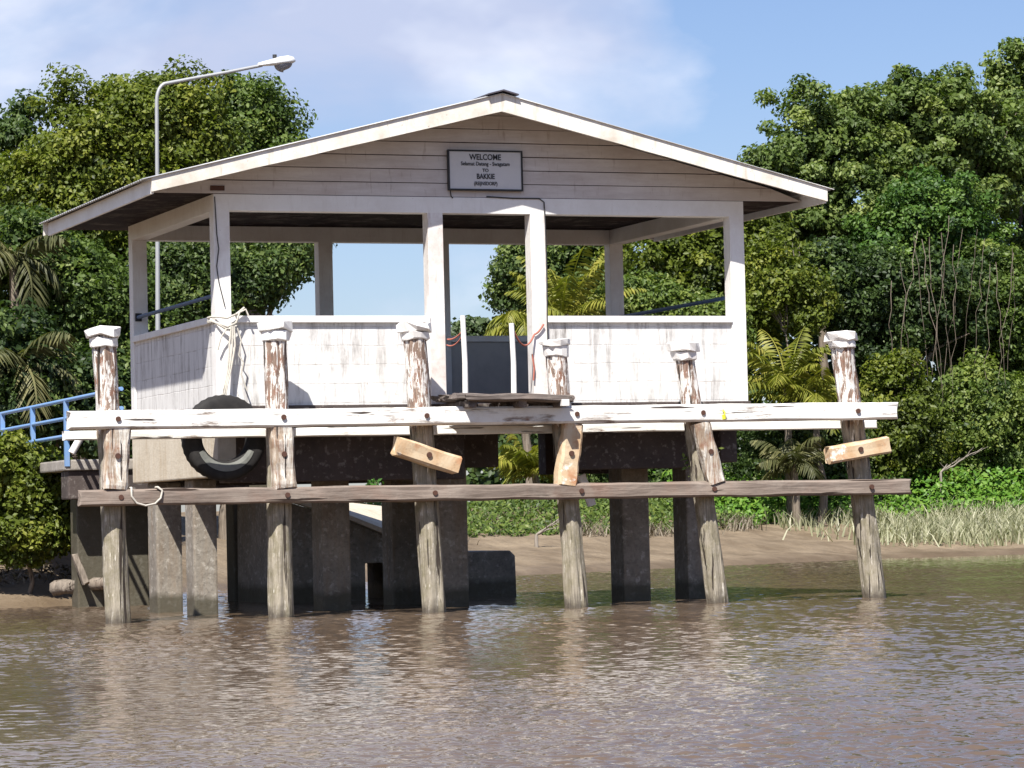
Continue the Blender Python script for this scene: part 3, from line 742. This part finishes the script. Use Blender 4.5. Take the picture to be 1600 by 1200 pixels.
# ------------------------------------------------------------------ gangway behind the shelter
GW = thing('gangway', 'grey concrete gangway with broken edge leading back from the shelter to the bank', 'gangway', (1.0, 6.45, 1.32))
m = MB(); m.box(-.12, 2.3, 6.45, 16.5, 1.67, 1.80)
m.build('deck_slab', 'concrete_deck', GW, .02)
m = MB(); m.box(-.08, 2.2, 6.50, 6.9, 1.32, 1.667); m.build('cross_beam', 'concrete_dark', GW, .02)
m = MB(); m.box(.9, 2.2, 3.64, 6.6, 1.80, 1.95); m.build('step_slab', 'concrete_deck', GW, .02)
for x0, x1, y in ((.12, 1.02, 6.95), (float(at(365, 850, 7.6)[0]), float(at(420, 850, 7.6)[0]), 7.6)):
    m = MB(); m.box(x0, x1, y, y+.35, -1.2, 1.33 if y < 7 else 1.667); m.build('column', 'concrete', GW, .02)
RL = thing('handrail', 'blue painted pipe railing along the left side of the gangway', 'railing', (-.1, 6.5, 1.80))
for z, y0 in ((2.52, 3.66), (2.30, 3.66), (2.08, 5.8)):
    m = MB(); m.tube([(-.1, y0, z+.01), (-.1, 15.5, z-.03)], .024, 10); m.build('rail', 'blue', RL)
for y in (6.46, 8.35, 10.2, 12.1, 14.0):
    m = MB(); m.box(-.128, -.072, y-.028, y+.028, 1.72, 2.51); m.build('rail_post', 'blue', RL)
m = MB(); m.tube([at(128, 680, 5.5), at(112, 708, 5.5)], .045, 9); solo(m.build('pipe_stub', 'white_post'), 'slanting white pipe stub at the broken end of the gangway', 'pipe')
# right hand railing stays mostly hidden but belongs to the gangway
# boat ramp
BR = thing('boat_ramp', 'sloping concrete boat ramp running down behind the shelter columns to the water', 'ramp', (5, 9, 0))
def xz(px, py, Y): p = at(px, py, Y); return (float(p[0]), float(p[2]))
RY = 5.7
m = MB(); m.prism([xz(430, 778, RY), xz(545, 814, RY), xz(600, 836, RY), xz(735, 862, RY), xz(797, 860, RY), xz(805, 868, RY), (xz(805, 868, RY)[0]+.02, -.5), (xz(640, 868, RY)[0], -.5),
    xz(640, 880, RY), xz(571, 880, RY), (xz(571, 900, RY)[0], -.5), (xz(430, 900, RY)[0], -.5)], RY, RY+1.7); m.build('ramp_body', 'concrete', BR, .015)
m = MB(); q = [at(500, 792, RY+.08), at(606, 829, RY+.08), at(680, 800, 11.5), at(500, 780, 11.5)]
m.add(q+[p-np.array([0, 0, .16]) for p in q], [(0, 1, 2, 3), (7, 6, 5, 4), (0, 4, 5, 1), (1, 5, 6, 2), (2, 6, 7, 3), (3, 7, 4, 0)]); m.build('ramp_slab', 'concrete_side', BR)
m = MB(); m.prism([xz(430, 770, RY), xz(545, 806, RY), xz(606, 830, RY), xz(606, 838, RY), xz(545, 813, RY), xz(430, 777, RY)], RY-.10, RY+.06); m.build('ramp_kerb', 'concrete_side', BR)

# ------------------------------------------------------------------ street lamp
SL = thing('street_lamp', 'tall grey street lamp with curved arm and cobra head behind the shelter', 'street lamp', (1.98, 10, 1.8))
m = MB(); arc = [(1.96, 10, 1.8), (1.975, 10, 3.5), (2.005, 10, 5.4), (2.02, 10, 6.66)]
for t in np.linspace(0, 1, 7)[1:]: arc.append((2.02+.20*(1-math.cos(t*math.pi/2*.84)), 10, 6.66+.26*math.sin(t*math.pi/2)))
arc += [(2.6, 10, 7.01), (3.0, 10, 7.09), (3.5, 10, 7.20)]
m.tube(arc, [.038, .034, .028, .026]+[.025]*6+[.024, .023, .023], 12); m.build('pole', 'steel', SL)
m = MB(); vs = []; hp = [(0, .04, .035), (.06, .055, .045), (.16, .09, .06), (.30, .115, .085), (.42, .11, .09), (.50, .07, .065), (.53, .02, .02)]
for s_, wy, wz in hp:
    for k in range(14):
        q = 2*math.pi*k/14; sz = math.sin(q)
        vs.append((3.44+s_, 10+wy*math.cos(q), 7.195+s_*.14+(wz*sz if sz > 0 else wz*.35*sz)))
m.add(vs, [(i*14+k, i*14+(k+1) % 14, (i+1)*14+(k+1) % 14, (i+1)*14+k) for i in range(len(hp)-1) for k in range(14)], True)
m.add(vs[:14], [tuple(range(14))]); m.add(vs[-14:], [tuple(range(14))]); hd = m.build('lamp_head', 'lampwhite', SL)
m = MB(); vs = []
for i in range(7):
    a = i/6*math.pi/2
    for k in range(14):
        q = 2*math.pi*k/14; vs.append((3.80+.13*math.cos(a)*math.cos(q), 10+.09*math.cos(a)*math.sin(q), 7.228+.018*math.cos(q)-.10*math.sin(a)))
m.add(vs, [(i*14+k, i*14+(k+1) % 14, (i+1)*14+(k+1) % 14, (i+1)*14+k) for i in range(6) for k in range(14)], True); m.build('lens', 'lens', hd)
m = MB(); m.tube([(3.68, 10, 7.30), (3.68, 10, 7.35)], .03, 10); m.build('photocell', 'cable', hd)

# ------------------------------------------------------------------ foliage
def leaf_cards(pos, nrm, size, tone, aspect=.5, rg=rng, droop=.0):
    """folded four-point leaves"""
    n = len(pos)
    nrm = nrm/np.linalg.norm(nrm, axis=1, keepdims=True)
    a = rg.normal(size=(n, 3)); a[:, 2] -= droop
    d = a-nrm*np.sum(a*nrm, 1, keepdims=True); d /= np.linalg.norm(d, axis=1, keepdims=True)+1e-9
    s = np.cross(nrm, d); L = size[:, None]; w = L*aspect*.5
    fold = w*rg.uniform(.1, .6, (n, 1))
    v = np.stack([pos-d*L*.5, pos+s*w+nrm*fold-d*L*.05, pos+d*L*.5, pos-s*w+nrm*fold-d*L*.05], 1).reshape(-1, 3)
    b = np.arange(n)[:, None]*4
    f = np.concatenate([b+np.array([0, 1, 2]), b+np.array([0, 2, 3])], 1).reshape(-1, 3)
    return v, f, np.repeat(tone, 4)
def unit(n, rg=rng):
    v = rg.normal(size=(n, 3)); return v/np.linalg.norm(v, axis=1, keepdims=True)
def crown_mesh(name, ells, nclump, per, lsize, mat, parent, clump_r=.45, seed=0, shell=.55, tone_mid=.5, aspect=.62, flat=.72, droop=.3):
    """ells: list of (centre, radii). Clumps are spread through the ellipsoids, denser towards the outside, leaves spread in each clump"""
    rg = np.random.default_rng(100+seed)
    vol = np.array([e[1][0]*e[1][1]*e[1][2] for e in ells])**.8; vol /= vol.sum()
    P = []; Nn = []; Sz = []; T = []
    cents = []
    for e, w in zip(ells, vol):
        c, r = np.array(e[0], float), np.array(e[1], float)
        k = max(6, int(nclump*w))
        u = unit(k, rg)
        lump = 1+.17*np.sin(u[:, 0]*5+seed)+.15*np.sin(u[:, 2]*7+seed*2+u[:, 1]*4)+.28*np.clip(rg.normal(-.9, 1, k), 0, 1.2)
        rad = (shell+(1-shell)*rg.random(k)**.6)*lump
        cc = c+u*r*rad[:, None]
        tone = np.clip(tone_mid+rg.normal(0, .2, k), 0, 1)
        cr = clump_r*rg.uniform(.5, 1.35, k)/np.clip(lump, 1, 1.6)**1.3
        for i in range(k):
            m_ = int(1.3*per*rg.uniform(.55, 1.3)*(cr[i]/clump_r)**1.5)
            q = unit(m_, rg)*(rg.random((m_, 1))**.45)*cr[i]*np.array([1, 1, flat])
            pos = cc[i]+q
            out = (pos-c)/r; out /= np.linalg.norm(out, axis=1, keepdims=True)+1e-9
            nn = q/cr[i]*.5+out*.35+np.array([0, 0, .45])+rg.normal(0, .55, (m_, 3))
            P.append(pos); Nn.append(nn); Sz.append(lsize*.80*np.exp(rg.normal(0, .30, m_)).clip(.45, 1.9)); T.append(np.clip(tone[i]+rg.normal(0, .13, m_), 0, 1))
        cents.append((c, cc))
    P = np.concatenate(P); gz = ground_z(P[:, 0], P[:, 1])
    keep = P[:, 2] > gz+.03
    P = P[keep]; Nn = np.concatenate(Nn)[keep]; Sz = np.concatenate(Sz)[keep]; T = np.concatenate(T)[keep]
    v, f, t = leaf_cards(P, Nn, Sz, T, aspect, rg, droop)
    me = np_mesh(name, v, f, t)
    link(name, me, mat, parent)
    return cents
def limb(mb, p0, p1, r0, r1, seed, wob=.12, n=7):
    p0, p1 = Vector(p0), Vector(p1); L = (p1-p0).length
    pts = [p0.lerp(p1, i/n)+Vector((noise.noise(Vector((i*.7, seed, 1))), noise.noise(Vector((i*.7, seed, 5))), .5*noise.noise(Vector((i*.7, seed, 9)))))*wob*L*math.sin(math.pi*i/n) for i in range(n+1)]
    mb.tube(pts, [r0+(r1-r0)*i/n for i in range(n+1)], 7)
def deeper(px, py, Y):
    """everything rooted on the right bank stands back from the water's edge"""
    return Y+(4.2 if Y < 34.5 else 3.0) if 9.5 < at(px, py, Y)[0] and 29 < Y < 60 else Y
def tree(name, label, ells_px, Y, mat, nclump=170, per=170, lsize=.15, trunk=(0, .13), seed=0, cat='tree', group=None, bark='bark', limbs=14, **kw):
    """ells_px: crown masses as (px, py, rx_px, ry_px[, dy]) read off the photo at depth plane Y"""
    ells = []; Y = deeper(ells_px[0][0], ells_px[0][1], Y)
    for e in ells_px:
        yy = Y+(e[4] if len(e) > 4 else 0)
        c = at(e[0], e[1], yy); k = mpp(e[0], yy)
        ells.append((c, (e[2]*k, max(e[2], e[3])*.75*k, e[3]*k)))
    bx = float(np.mean([e[0][0] for e in ells]))+trunk[0]; by = float(np.mean([e[0][1] for e in ells]))
    bz = float(ground_z(bx, by))
    T = thing(name, label, cat, (bx, by, bz), group)
    cents = crown_mesh('crown', ells, nclump, per, lsize, mat, T, seed=seed, **kw)
    m = MB(); r = trunk[1]; rr = random.Random(seed)
    top = max(e[0][2]+.1*e[1][2] for e in ells)
    fork = Vector((bx, by, bz+(top-bz)*.45))
    limb(m, (bx, by, bz-.3), fork, r*1.25, r*.8, seed+.3, .06)
    for c, cc in cents:
        idx = [rr.randrange(len(cc)) for _ in range(max(3, limbs//len(cents)))]
        mid = Vector(c)*.55+fork*.45
        limb(m, fork, mid, r*.7, r*.42, seed+c[0], .1)
        for j in idx: limb(m, mid, Vector(cc[j]), r*.36, r*.07, seed+j*.37, .12, 6)
    m.build('trunk', bark, T)
    return T
def frond(P, F_, T_, base, yaw, elev, L, curve, leaflet, wid, rg, tone, npair=26):
    """one feather frond: an arching rib with hanging leaflets; appended to vertex/face lists"""
    hd = np.array([math.cos(yaw), math.sin(yaw), 0.0]); sd = np.array([-hd[1], hd[0], 0.0]); p = np.array(base, float); pts = []
    n = npair; e = elev
    for i in range(n+1):
        pts.append(p.copy()); d = hd*math.cos(e)+np.array([0, 0, math.sin(e)]); p = p+d*L/n; e -= curve/n*(.4+1.2*i/n)
    def quad(a, b, c, d_, t):
        o = sum(len(x) for x in P); P.append(np.array([a, b, c, d_])); F_.append(np.array([[o, o+1, o+2], [o, o+2, o+3]])); T_.append(np.full(4, t))
    for i in range(n):
        a, b = pts[i], pts[i+1]; w = .022*(1-i/n)+.006; t = min(1, tone+.15)
        quad(a-sd*w, a+sd*w, b+sd*w, b-sd*w, t)
        if i > 1:
            f = i/n; ll = leaflet*(math.sin(math.pi*(.12+.86*f))**.7)
            dirr = (b-a)/np.linalg.norm(b-a); upv = np.cross(sd, dirr)
            for sg in (-1, 1):
                q = dirr*.55+sd*sg*.75-np.array([0, 0, .35+.3*rg.random()])+rg.normal(0, .1, 3); q /= np.linalg.norm(q)
                tip = a+q*ll-np.array([0, 0, ll*.18]); mid = a+q*ll*.5
                wv = dirr*wid
                quad(a, mid+wv, tip, mid-wv, float(np.clip(tone+rg.normal(0, .15), 0, 1)))
def palm(label, px, pyc, pyb, Y, L, nf, mat, seed, name='palm_tree', leaflet=.44, wid=.034, elev=(.1, 1.35), curve=(1.0, 2.0), tr=.09, group='palms growing at the forest edge'):
    rg = np.random.default_rng(seed); Y = deeper(px, pyc, Y); c = at(px, pyc, Y); bz = float(ground_z(c[0], c[1]))
    T = thing(name, label, 'palm', (c[0], c[1], bz), group)
    P, F_, T_ = [], [], []
    for i in range(nf):
        yaw = i*2.4+rg.uniform(-.3, .3); el = elev[0]+(elev[1]-elev[0])*((i+.5)/nf)
        frond(P, F_, T_, c+rg.normal(0, .04, 3), yaw, el, L*rg.uniform(.8, 1.1), rg.uniform(*curve), leaflet, wid, rg, float(rg.uniform(.3, .75)))
    me = np_mesh('crown', np.concatenate(P), np.concatenate(F_), np.concatenate(T_)); link('crown', me, mat, T)
    m = MB(); limb(m, (c[0]+.1, c[1], bz-.3), (c[0], c[1], c[2]+.05), tr*1.3, tr*.8, seed+.5, .03); m.build('trunk', 'bark', T)
    return T

TG = 'trees along the right bank'
# right bank, back row first
tree('broadleaf_tree', 'tall thin crowned tree rising above the others at the right edge of the photo', [(1590, 190, 60, 110), (1583, 118, 40, 38), (1600, 330, 70, 120)], 44, 'leaf_b', 150, 190, .16, seed=1, group=TG)
tree('broadleaf_tree', 'broad olive tree forming the top of the right hand forest', [(1480, 185, 95, 80), (1405, 180, 80, 70), (1540, 230, 70, 90), (1450, 300, 110, 80)], 42, 'leaf_b', 330, 200, .16, seed=2, group=TG)
tree('broadleaf_tree', 'olive tree with open ragged top just right of the roof end', [(1275, 245, 85, 98), (1213, 268, 48, 66), (1330, 300, 95, 110), (1240, 350, 70, 80), (1335, 195, 58, 62)], 41, 'leaf_b', 320, 200, .15, seed=3, group=TG)
tree('broadleaf_tree', 'tree of loose yellowish leaves seen under the right roof end and through the right opening', [(1090, 352, 85, 75), (1020, 400, 80, 80), (1110, 440, 80, 90), (1180, 420, 60, 110)], 38, 'leaf_y', 300, 190, .145, seed=4, group=TG, tone_mid=.42)
tree('broadleaf_tree', 'dark tree behind the young palm in the narrow right opening', [(880, 400, 70, 55), (925, 430, 65, 80), (860, 470, 60, 60)], 40, 'leaf_c', 210, 190, .14, seed=5, group=TG, tone_mid=.55)
tree('broadleaf_tree', 'bluish dark tree edging the open sky in the doorway', [(815, 420, 36, 45), (800, 465, 30, 35), (840, 440, 40, 60)], 39, 'leaf_c', 130, 170, .13, seed=6, group=TG, tone_mid=.6)
tree('broadleaf_tree', 'bright green tree in the middle of the right hand forest', [(1460, 330, 80, 60), (1400, 370, 60, 50), (1510, 400, 80, 60), (1330, 420, 60, 50)], 38.5, 'leaf_g', 260, 200, .135, seed=7, group=TG)
tree('broadleaf_tree', 'shadowy dark tree above the whitest pile', [(1370, 480, 80, 85), (1300, 440, 55, 60), (1440, 470, 70, 75), (1500, 480, 50, 60)], 36, 'leaf_c', 260, 180, .14, seed=8, group=TG, tone_mid=.3)
tree('broadleaf_tree', 'dark green tree with bare stems at the right edge above the reeds', [(1560, 470, 70, 100), (1610, 560, 60, 110), (1500, 540, 50, 60)], 37, 'leaf_a', 230, 180, .14, seed=9, group=TG, tone_mid=.4)
# shrubs
SG_ = 'shrubs along the right bank'
tree('shrub', 'yellow green shrub right of the whitest pile', [(1400, 640, 65, 75), (1370, 700, 60, 60), (1440, 710, 50, 50)], 33.5, 'leaf_y', 190, 170, .125, (0, .05), 20, 'shrub', SG_, tone_mid=.38)
tree('shrub', 'green bushy shrub at the right edge above the bright ground cover', [(1530, 640, 75, 80), (1490, 705, 60, 60), (1590, 700, 60, 65)], 34, 'leaf_a', 220, 170, .13, (0, .05), 21, 'shrub', SG_, tone_mid=.6)
tree('shrub', 'small olive shrub above the palm, between bare pale branches', [(1260, 470, 45, 45), (1215, 430, 40, 50)], 35, 'leaf_y', 90, 160, .125, (0, .05), 22, 'shrub', SG_, tone_mid=.5)
tree('shrub', 'low dark shrub under the right end of the landing behind the last pile', [(1260, 700, 70, 65), (1190, 715, 60, 55), (1320, 705, 50, 65)], 35, 'leaf_c', 150, 160, .13, (0, .05), 23, 'shrub', SG_, tone_mid=.4)
tree('shrub', 'leafy shrub filling the right opening above the wall cap', [(1060, 500, 70, 50), (990, 480, 60, 50), (1120, 520, 50, 50)], 35, 'leaf_a', 190, 160, .13, (0, .05), 24, 'shrub', SG_, tone_mid=.58)
tree('shrub', 'dim shrub seen under the floor between the right hand columns', [(930, 735, 80, 55), (1030, 745, 70, 50), (860, 720, 60, 60), (1110, 745, 60, 50)], 33, 'leaf_c', 170, 150, .13, (0, .05), 25, 'shrub', SG_, tone_mid=.4)
tree('distant_tree', 'hazy distant treetops low in the doorway beside the taller white pole', [(740, 520, 26, 16), (715, 530, 20, 14), (770, 540, 40, 22)], 170, 'leaf_far', 100, 120, .5, (0, .2), 26, 'tree', None, clump_r=1.0)
# left bank
LG = 'trees along the left bank'
tree('broadleaf_tree', 'large sunlit round tree behind the street lamp on the left', [(170, 240, 110, 110), (255, 190, 95, 75), (110, 330, 100, 100), (230, 320, 110, 80)], 24, 'leaf_y', 525, 220, 0.108, seed=30, group=LG, tone_mid=.5, trunk=(0, .17))
tree('broadleaf_tree', 'darker glossy tree behind the left half of the roof', [(390, 210, 75, 88), (340, 290, 95, 100), (420, 330, 80, 100), (430, 392, 46, 42)], 26, 'leaf_a', 475, 220, 0.104, seed=31, group=LG, tone_mid=.52)
tree('broadleaf_tree', 'tree with dark low boughs seen through the left openings', [(300, 440, 90, 70), (385, 432, 68, 42), (462, 402, 28, 30), (240, 480, 60, 80)], 23, 'leaf_c', 375, 198, 0.096, seed=32, group=LG, tone_mid=.52)
tree('broadleaf_tree', 'thin airy tree at the left edge with sky between its leaves', [(20, 230, 36, 55), (0, 300, 40, 60), (40, 180, 25, 25)], 27, 'leaf_c', 55, 110, .13, seed=33, group=LG, tone_mid=.5, clump_r=.38)
tree('broadleaf_tree', 'shaded tree behind the leftmost pile below the eave', [(130, 470, 80, 90), (60, 420, 70, 80), (190, 520, 60, 90), (100, 560, 90, 80)], 22, 'leaf_a', 375, 198, 0.104, seed=34, group=LG, tone_mid=.35)
tree('broadleaf_tree', 'dim undergrowth tree behind the blue railing', [(60, 640, 90, 70), (160, 640, 80, 80), (20, 560, 60, 70)], 20, 'leaf_c', 220, 160, .13, seed=35, group=LG, tone_mid=.3)
tree('bush', 'sunlit leafy bush on the bank below the blue railing', [(30, 760, 60, 62), (75, 775, 40, 52), (0, 740, 50, 60), (90, 820, 30, 38), (30, 830, 60, 42)], 8.3, 'leaf_y', 300, 210, .085, (0, .03), 36, 'bush', None, tone_mid=.46, clump_r=.24, limbs=8)
# palms
palm('young upright coconut palm in the narrow right opening', 885, 495, 700, 33.5, 1.9, 16, 'frond', 40, elev=(.3, 1.45), curve=(.5, 1.3))
palm('yellowed drooping palm at the right side of the doorway', 815, 505, 700, 32.5, 1.25, 14, 'frond', 41, elev=(-.1, .9), curve=(1.4, 2.4))
palm('yellow palm seen under the floor between the doorway piles', 835, 735, 800, 30.5, 1.3, 18, 'frond', 42, elev=(.1, 1.4), curve=(.8, 1.9))
palm('feathery palm beside the right corner post of the shelter', 1228, 610, 740, 32.0, 1.9, 20, 'frond', 43, elev=(.0, 1.45), curve=(.6, 1.8))
palm('golden green low palm left of the whitest pile', 1275, 640, 740, 31.6, 1.5, 17, 'frond', 44, elev=(.0, 1.3), curve=(1.0, 2.0))
palm('palm with a pale dead frond under the right end of the rails', 1240, 725, 790, 31.2, 1.1, 12, 'frond_dull', 45, elev=(.0, 1.3), curve=(.8, 1.8))
palm('dull coconut palm with hanging fronds at the left edge below the eave', 20, 400, 700, 21.3, 1.5, 13, 'frond_dull', 46, elev=(-.5, .9), curve=(1.2, 2.3), leaflet=.5)
palm('drooping grey green palm behind the left end of the blue railing', 30, 560, 750, 19.6, 1.5, 12, 'frond_dull', 47, elev=(-.5, .9), curve=(1.2, 2.4), leaflet=.5)
# bare pale branches
def bare(label, px, py0, Y, tips, r, seed, name='bare_shrub'):
    Y = deeper(px, py0, Y); c = at(px, py0, Y); T = MB(); b = Vector((c[0], c[1], c[2]))
    gz = float(ground_z(c[0], c[1])); limb(T, (b.x, b.y, gz-.1), b, r*1.3, r, seed, .03)
    for i, (tx, ty) in enumerate(tips):
        e = Vector(at(tx, ty, Y-.3+.6*((i*7) % 5)/5)); limb(T, b, e, r*.75, r*.22, seed+i, .08)
        mid = b.lerp(e, .55)
        for s in (-1, 1): limb(T, mid, mid+(e-b)*.42+Vector((s*.25, .1*s, .05)), r*.35, r*.1, seed+i+s*.3, .1, 5)
    return solo(T.build(name, 'palebark'), label, 'bare branches', 'bare pale branches in the undergrowth')
bare('bare pale forked branches above the feathery palm', 1248, 480, 34.2, [(1225, 420), (1238, 380), (1262, 440), (1280, 430), (1215, 440), (1272, 415)], .022, 60)
def vines(label, spots, Y, seed):
    rr = random.Random(seed); T = MB(); Y = deeper(1500, 500, Y)
    for (px, y0, y1) in spots:
        y0 -= 45; y1 += 20
        for q in range(2):
            a = Vector(at(px+rr.uniform(-10, 10), y0+rr.uniform(-20, 20), Y+rr.uniform(-.5, .5))); b = Vector(at(px+rr.uniform(-28, 28), y1+rr.uniform(-20, 20), Y+rr.uniform(-.5, .5)))
            limb(T, a, b, rr.uniform(.006, .012), .004, rr.random()*50, .05, 9)
    return solo(T.build('hanging_vines', 'bark'), label, 'vines')
vines('thin grey vines hanging down the forest edge at the right above the reeds', [(1425, 400, 560), (1450, 430, 600), (1475, 390, 580), (1500, 420, 620), (1530, 400, 560), (1550, 440, 640), (1580, 420, 600), (1400, 470, 600)], 34.7, 5)
bare('fallen pale branch lying behind the bright ground cover', 1470, 738, 32.6, [(1500, 715), (1535, 700), (1480, 725)], .03, 62)
bare('grey driftwood branch on the mud between the doorway piles', 838, 836, 27, [(868, 815), (880, 806), (858, 826)], .035, 63, 'driftwood_branch')

# far wood behind the trees (one mass)
def scatter_cards(name, P, nn, size, tone, mat, kind, aspect=.6, parent=None, seed=0, droop=0.0):
    v, f, t = leaf_cards(P, nn, size, tone, aspect, np.random.default_rng(seed), droop)
    return link(name, np_mesh(name, v, f, t), mat, parent, kind)
rg = np.random.default_rng(77)
def wood(n, x0, x1, yoff, depth, zfun, seed, size=.38):
    rg = np.random.default_rng(seed)
    x = rg.uniform(x0, x1, n); y = shore(x)+yoff+rg.uniform(0, depth, n)
    h = zfun(x)*(1+.08*np.sin(x*2.1)+.06*np.sin(x*5.3)); z = ground_z(x, y)+h*rg.random(n)**.8
    return np.stack([x, y, z], -1), rg.normal(0, .6, (n, 3))+np.array([-.3, -.7, .5]), size*rg.uniform(.5, 1.3, n), np.clip(rg.normal(.35, .18, n), 0, 1)
a = wood(26000, 20.5, 48, 17, 7, lambda x: np.interp(x, [20.5, 24, 27, 48], [3.2, 5.2, 7.2, 7.5]), 1)
b = wood(16000, -14, 8.6, 15, 6, lambda x: np.interp(x, [-14, 4, 7.8, 8.6], [5.5, 5.5, 4.4, 2.8]), 2)
scatter_cards('background_forest', np.concatenate([a[0], b[0]]), np.concatenate([a[1], b[1]]), np.concatenate([a[2], b[2]]), np.concatenate([a[3], b[3]]), 'leaf_c', 'stuff', .6)

# ground vegetation
def blades(name, x, y, hgt, w, mat, lean=.35, seed=0, tone_mu=.5):
    rg = np.random.default_rng(seed); n = len(x); z = ground_z(x, y)-.02
    b = np.stack([x, y, z], -1); a = rg.uniform(0, 6.28, n)
    s = np.stack([np.cos(a), np.sin(a), np.zeros(n)], -1)*(w*rg.uniform(.6, 1.3, n))[:, None]
    ln = rg.normal(0, lean, (n, 3)); ln[:, 2] = 0
    hh = (hgt*rg.uniform(.5, 1.2, n))[:, None]; u = np.array([0, 0, 1.0])
    v = np.stack([b-s, b+s, b+s*.7+u*hh*.55+ln*hh*.35, b-s*.7+u*hh*.55+ln*hh*.35, b+u*hh*.95+ln*hh], 1).reshape(-1, 3)
    i = np.arange(n)[:, None]*5
    f = np.concatenate([i+np.array([0, 1, 2]), i+np.array([0, 2, 3]), i+np.array([3, 2, 4])], 1).reshape(-1, 3)
    t = np.repeat(np.clip(rg.normal(tone_mu, .2, n), 0, 1), 5)
    return link(name, np_mesh(name, v, f, t), mat, None, 'stuff')
def region(n, x0, x1, v0, v1, seed, patch=.0):
    rg = np.random.default_rng(seed); x = rg.uniform(x0, x1, n); y = shore(x)+rg.uniform(v0, v1, n)
    k = fbm(x, y, 1.1, seed) > patch if patch else np.ones(n, bool)
    return x[k], y[k]
x, y = region(21000, 20.8, 40, 1.3, 7.2, 5)
v = y-shore(x); keep = rng.random(len(x)) < np.clip((x-22.8)/1.8, .01, 1)*np.clip((v-.9)/1.8, .12, 1)*np.clip(.75+.5*fbm(x, y, 1.4, 31), .1, 1)
blades('reed_grass', x[keep], y[keep], .46, .020, 'reed', .40, 6)
x, y = region(34000, 20.5, 42, 6.6, 10.6, 7)
n = len(x); scatter_cards('ground_cover', np.stack([x, y, ground_z(x, y)+rng.random(n)*1.0*np.clip((y-shore(x)-6.2)/1.6, .3, 1)], -1), rng.normal(0, .5, (n, 3))+np.array([-.2, -.4, .8]), .16*rng.uniform(.6, 1.3, n), np.clip(rng.normal(.6, .2, n), 0, 1), 'leaf_cover', 'stuff', .55)
x, y = region(12000, 9.5, 22, 5.6, 9.5, 8)
n = len(x); scatter_cards('weeds', np.stack([x, y, ground_z(x, y)+rng.random(n)*.5*np.clip((y-shore(x)-5)/2.5, .15, 1)], -1), rng.normal(0, .6, (n, 3))+np.array([-.2, -.4, .6]), .13*rng.uniform(.5, 1.3, n), np.clip(rng.normal(.45, .22, n), 0, 1), 'leaf_a', 'stuff', .45)
x, y = region(7000, 9.0, 22, 4.6, 8.0, 9, .2)
blades('dry_grass', x, y, .34, .014, 'litter', .6, 10, .55)
x, y = region(5200, -6, 2.0, .7, 3.0, 12, .1)
n = len(x); scatter_cards('leaf_litter', np.stack([x, y, ground_z(x, y)+.02+rng.random(n)*.10], -1), rng.normal(0, .6, (n, 3))+np.array([0, -.2, .8]), .10*rng.uniform(.4, 1.3, n), np.clip(rng.normal(.35, .25, n), 0, 1), 'litter', 'stuff', .35)

# driftwood on the left mud
a = at(86, 922, 7.6); b = at(150, 918, 6.5); m = MB()
limb(m, (a[0], a[1], a[2]+.02), (b[0]+.3, b[1], b[2]+.07), .10, .07, 3.1, .05); limb(m, Vector(a).lerp(Vector(b), .25), at(134, 900, 7.0), .05, .03, 8, .1)
solo(m.build('driftwood_log', 'wood_z'), 'grey driftwood log lying on the mud by the leftmost pile', 'driftwood')
m = MB(); rough_beam(m, at(117, 868, 6.8), at(134, 912, 6.7), .10, .075, 8, .01, .03, 2); solo(m.build('plank', 'wood_z'), 'pale weathered plank leaning on the driftwood log', 'plank')
# sprouts growing on the timber
def sprout(label, px, py, Y, hpx, n, mat, seed):
    rg = np.random.default_rng(seed); c = at(px, py, Y); h = hpx*mpp(px, Y)
    T = thing('sprout', label, 'plant', (float(c[0]), float(c[1]), float(c[2])), 'small plants rooted in the timber')
    P = []; m = MB()
    for i in range(7):
        tip = c+np.array([rg.normal(0, .35)*h, rg.normal(-.1, .2)*h, h*rg.uniform(.5, 1.0)])
        limb(m, c, tip, .006, .003, seed+i, .1, 4)
        for j in range(n): P.append(c+(tip-c)*rg.uniform(.35, 1.05)+rg.normal(0, .03, 3))
    P = np.array(P); v, f, t = leaf_cards(P, rg.normal(0, .6, P.shape)+np.array([-.2, -.4, .6]), np.full(len(P), .075)*rg.uniform(.7, 1.3, len(P)), np.clip(rg.normal(.5, .2, len(P)), 0, 1), .4, rg)
    link('foliage', np_mesh('foliage', v, f, t), mat, T); m.build('stem', 'bark', T)
sprout('dark leafed seedling growing beside the leaning upright block', 1084, 748, -.45, 46, 7, 'leaf_a', 3)
sprout('small green seedling on top of the brown rail left of the skewed orange block', 583, 763, -.55, 12, 6, 'leaf_d', 5)
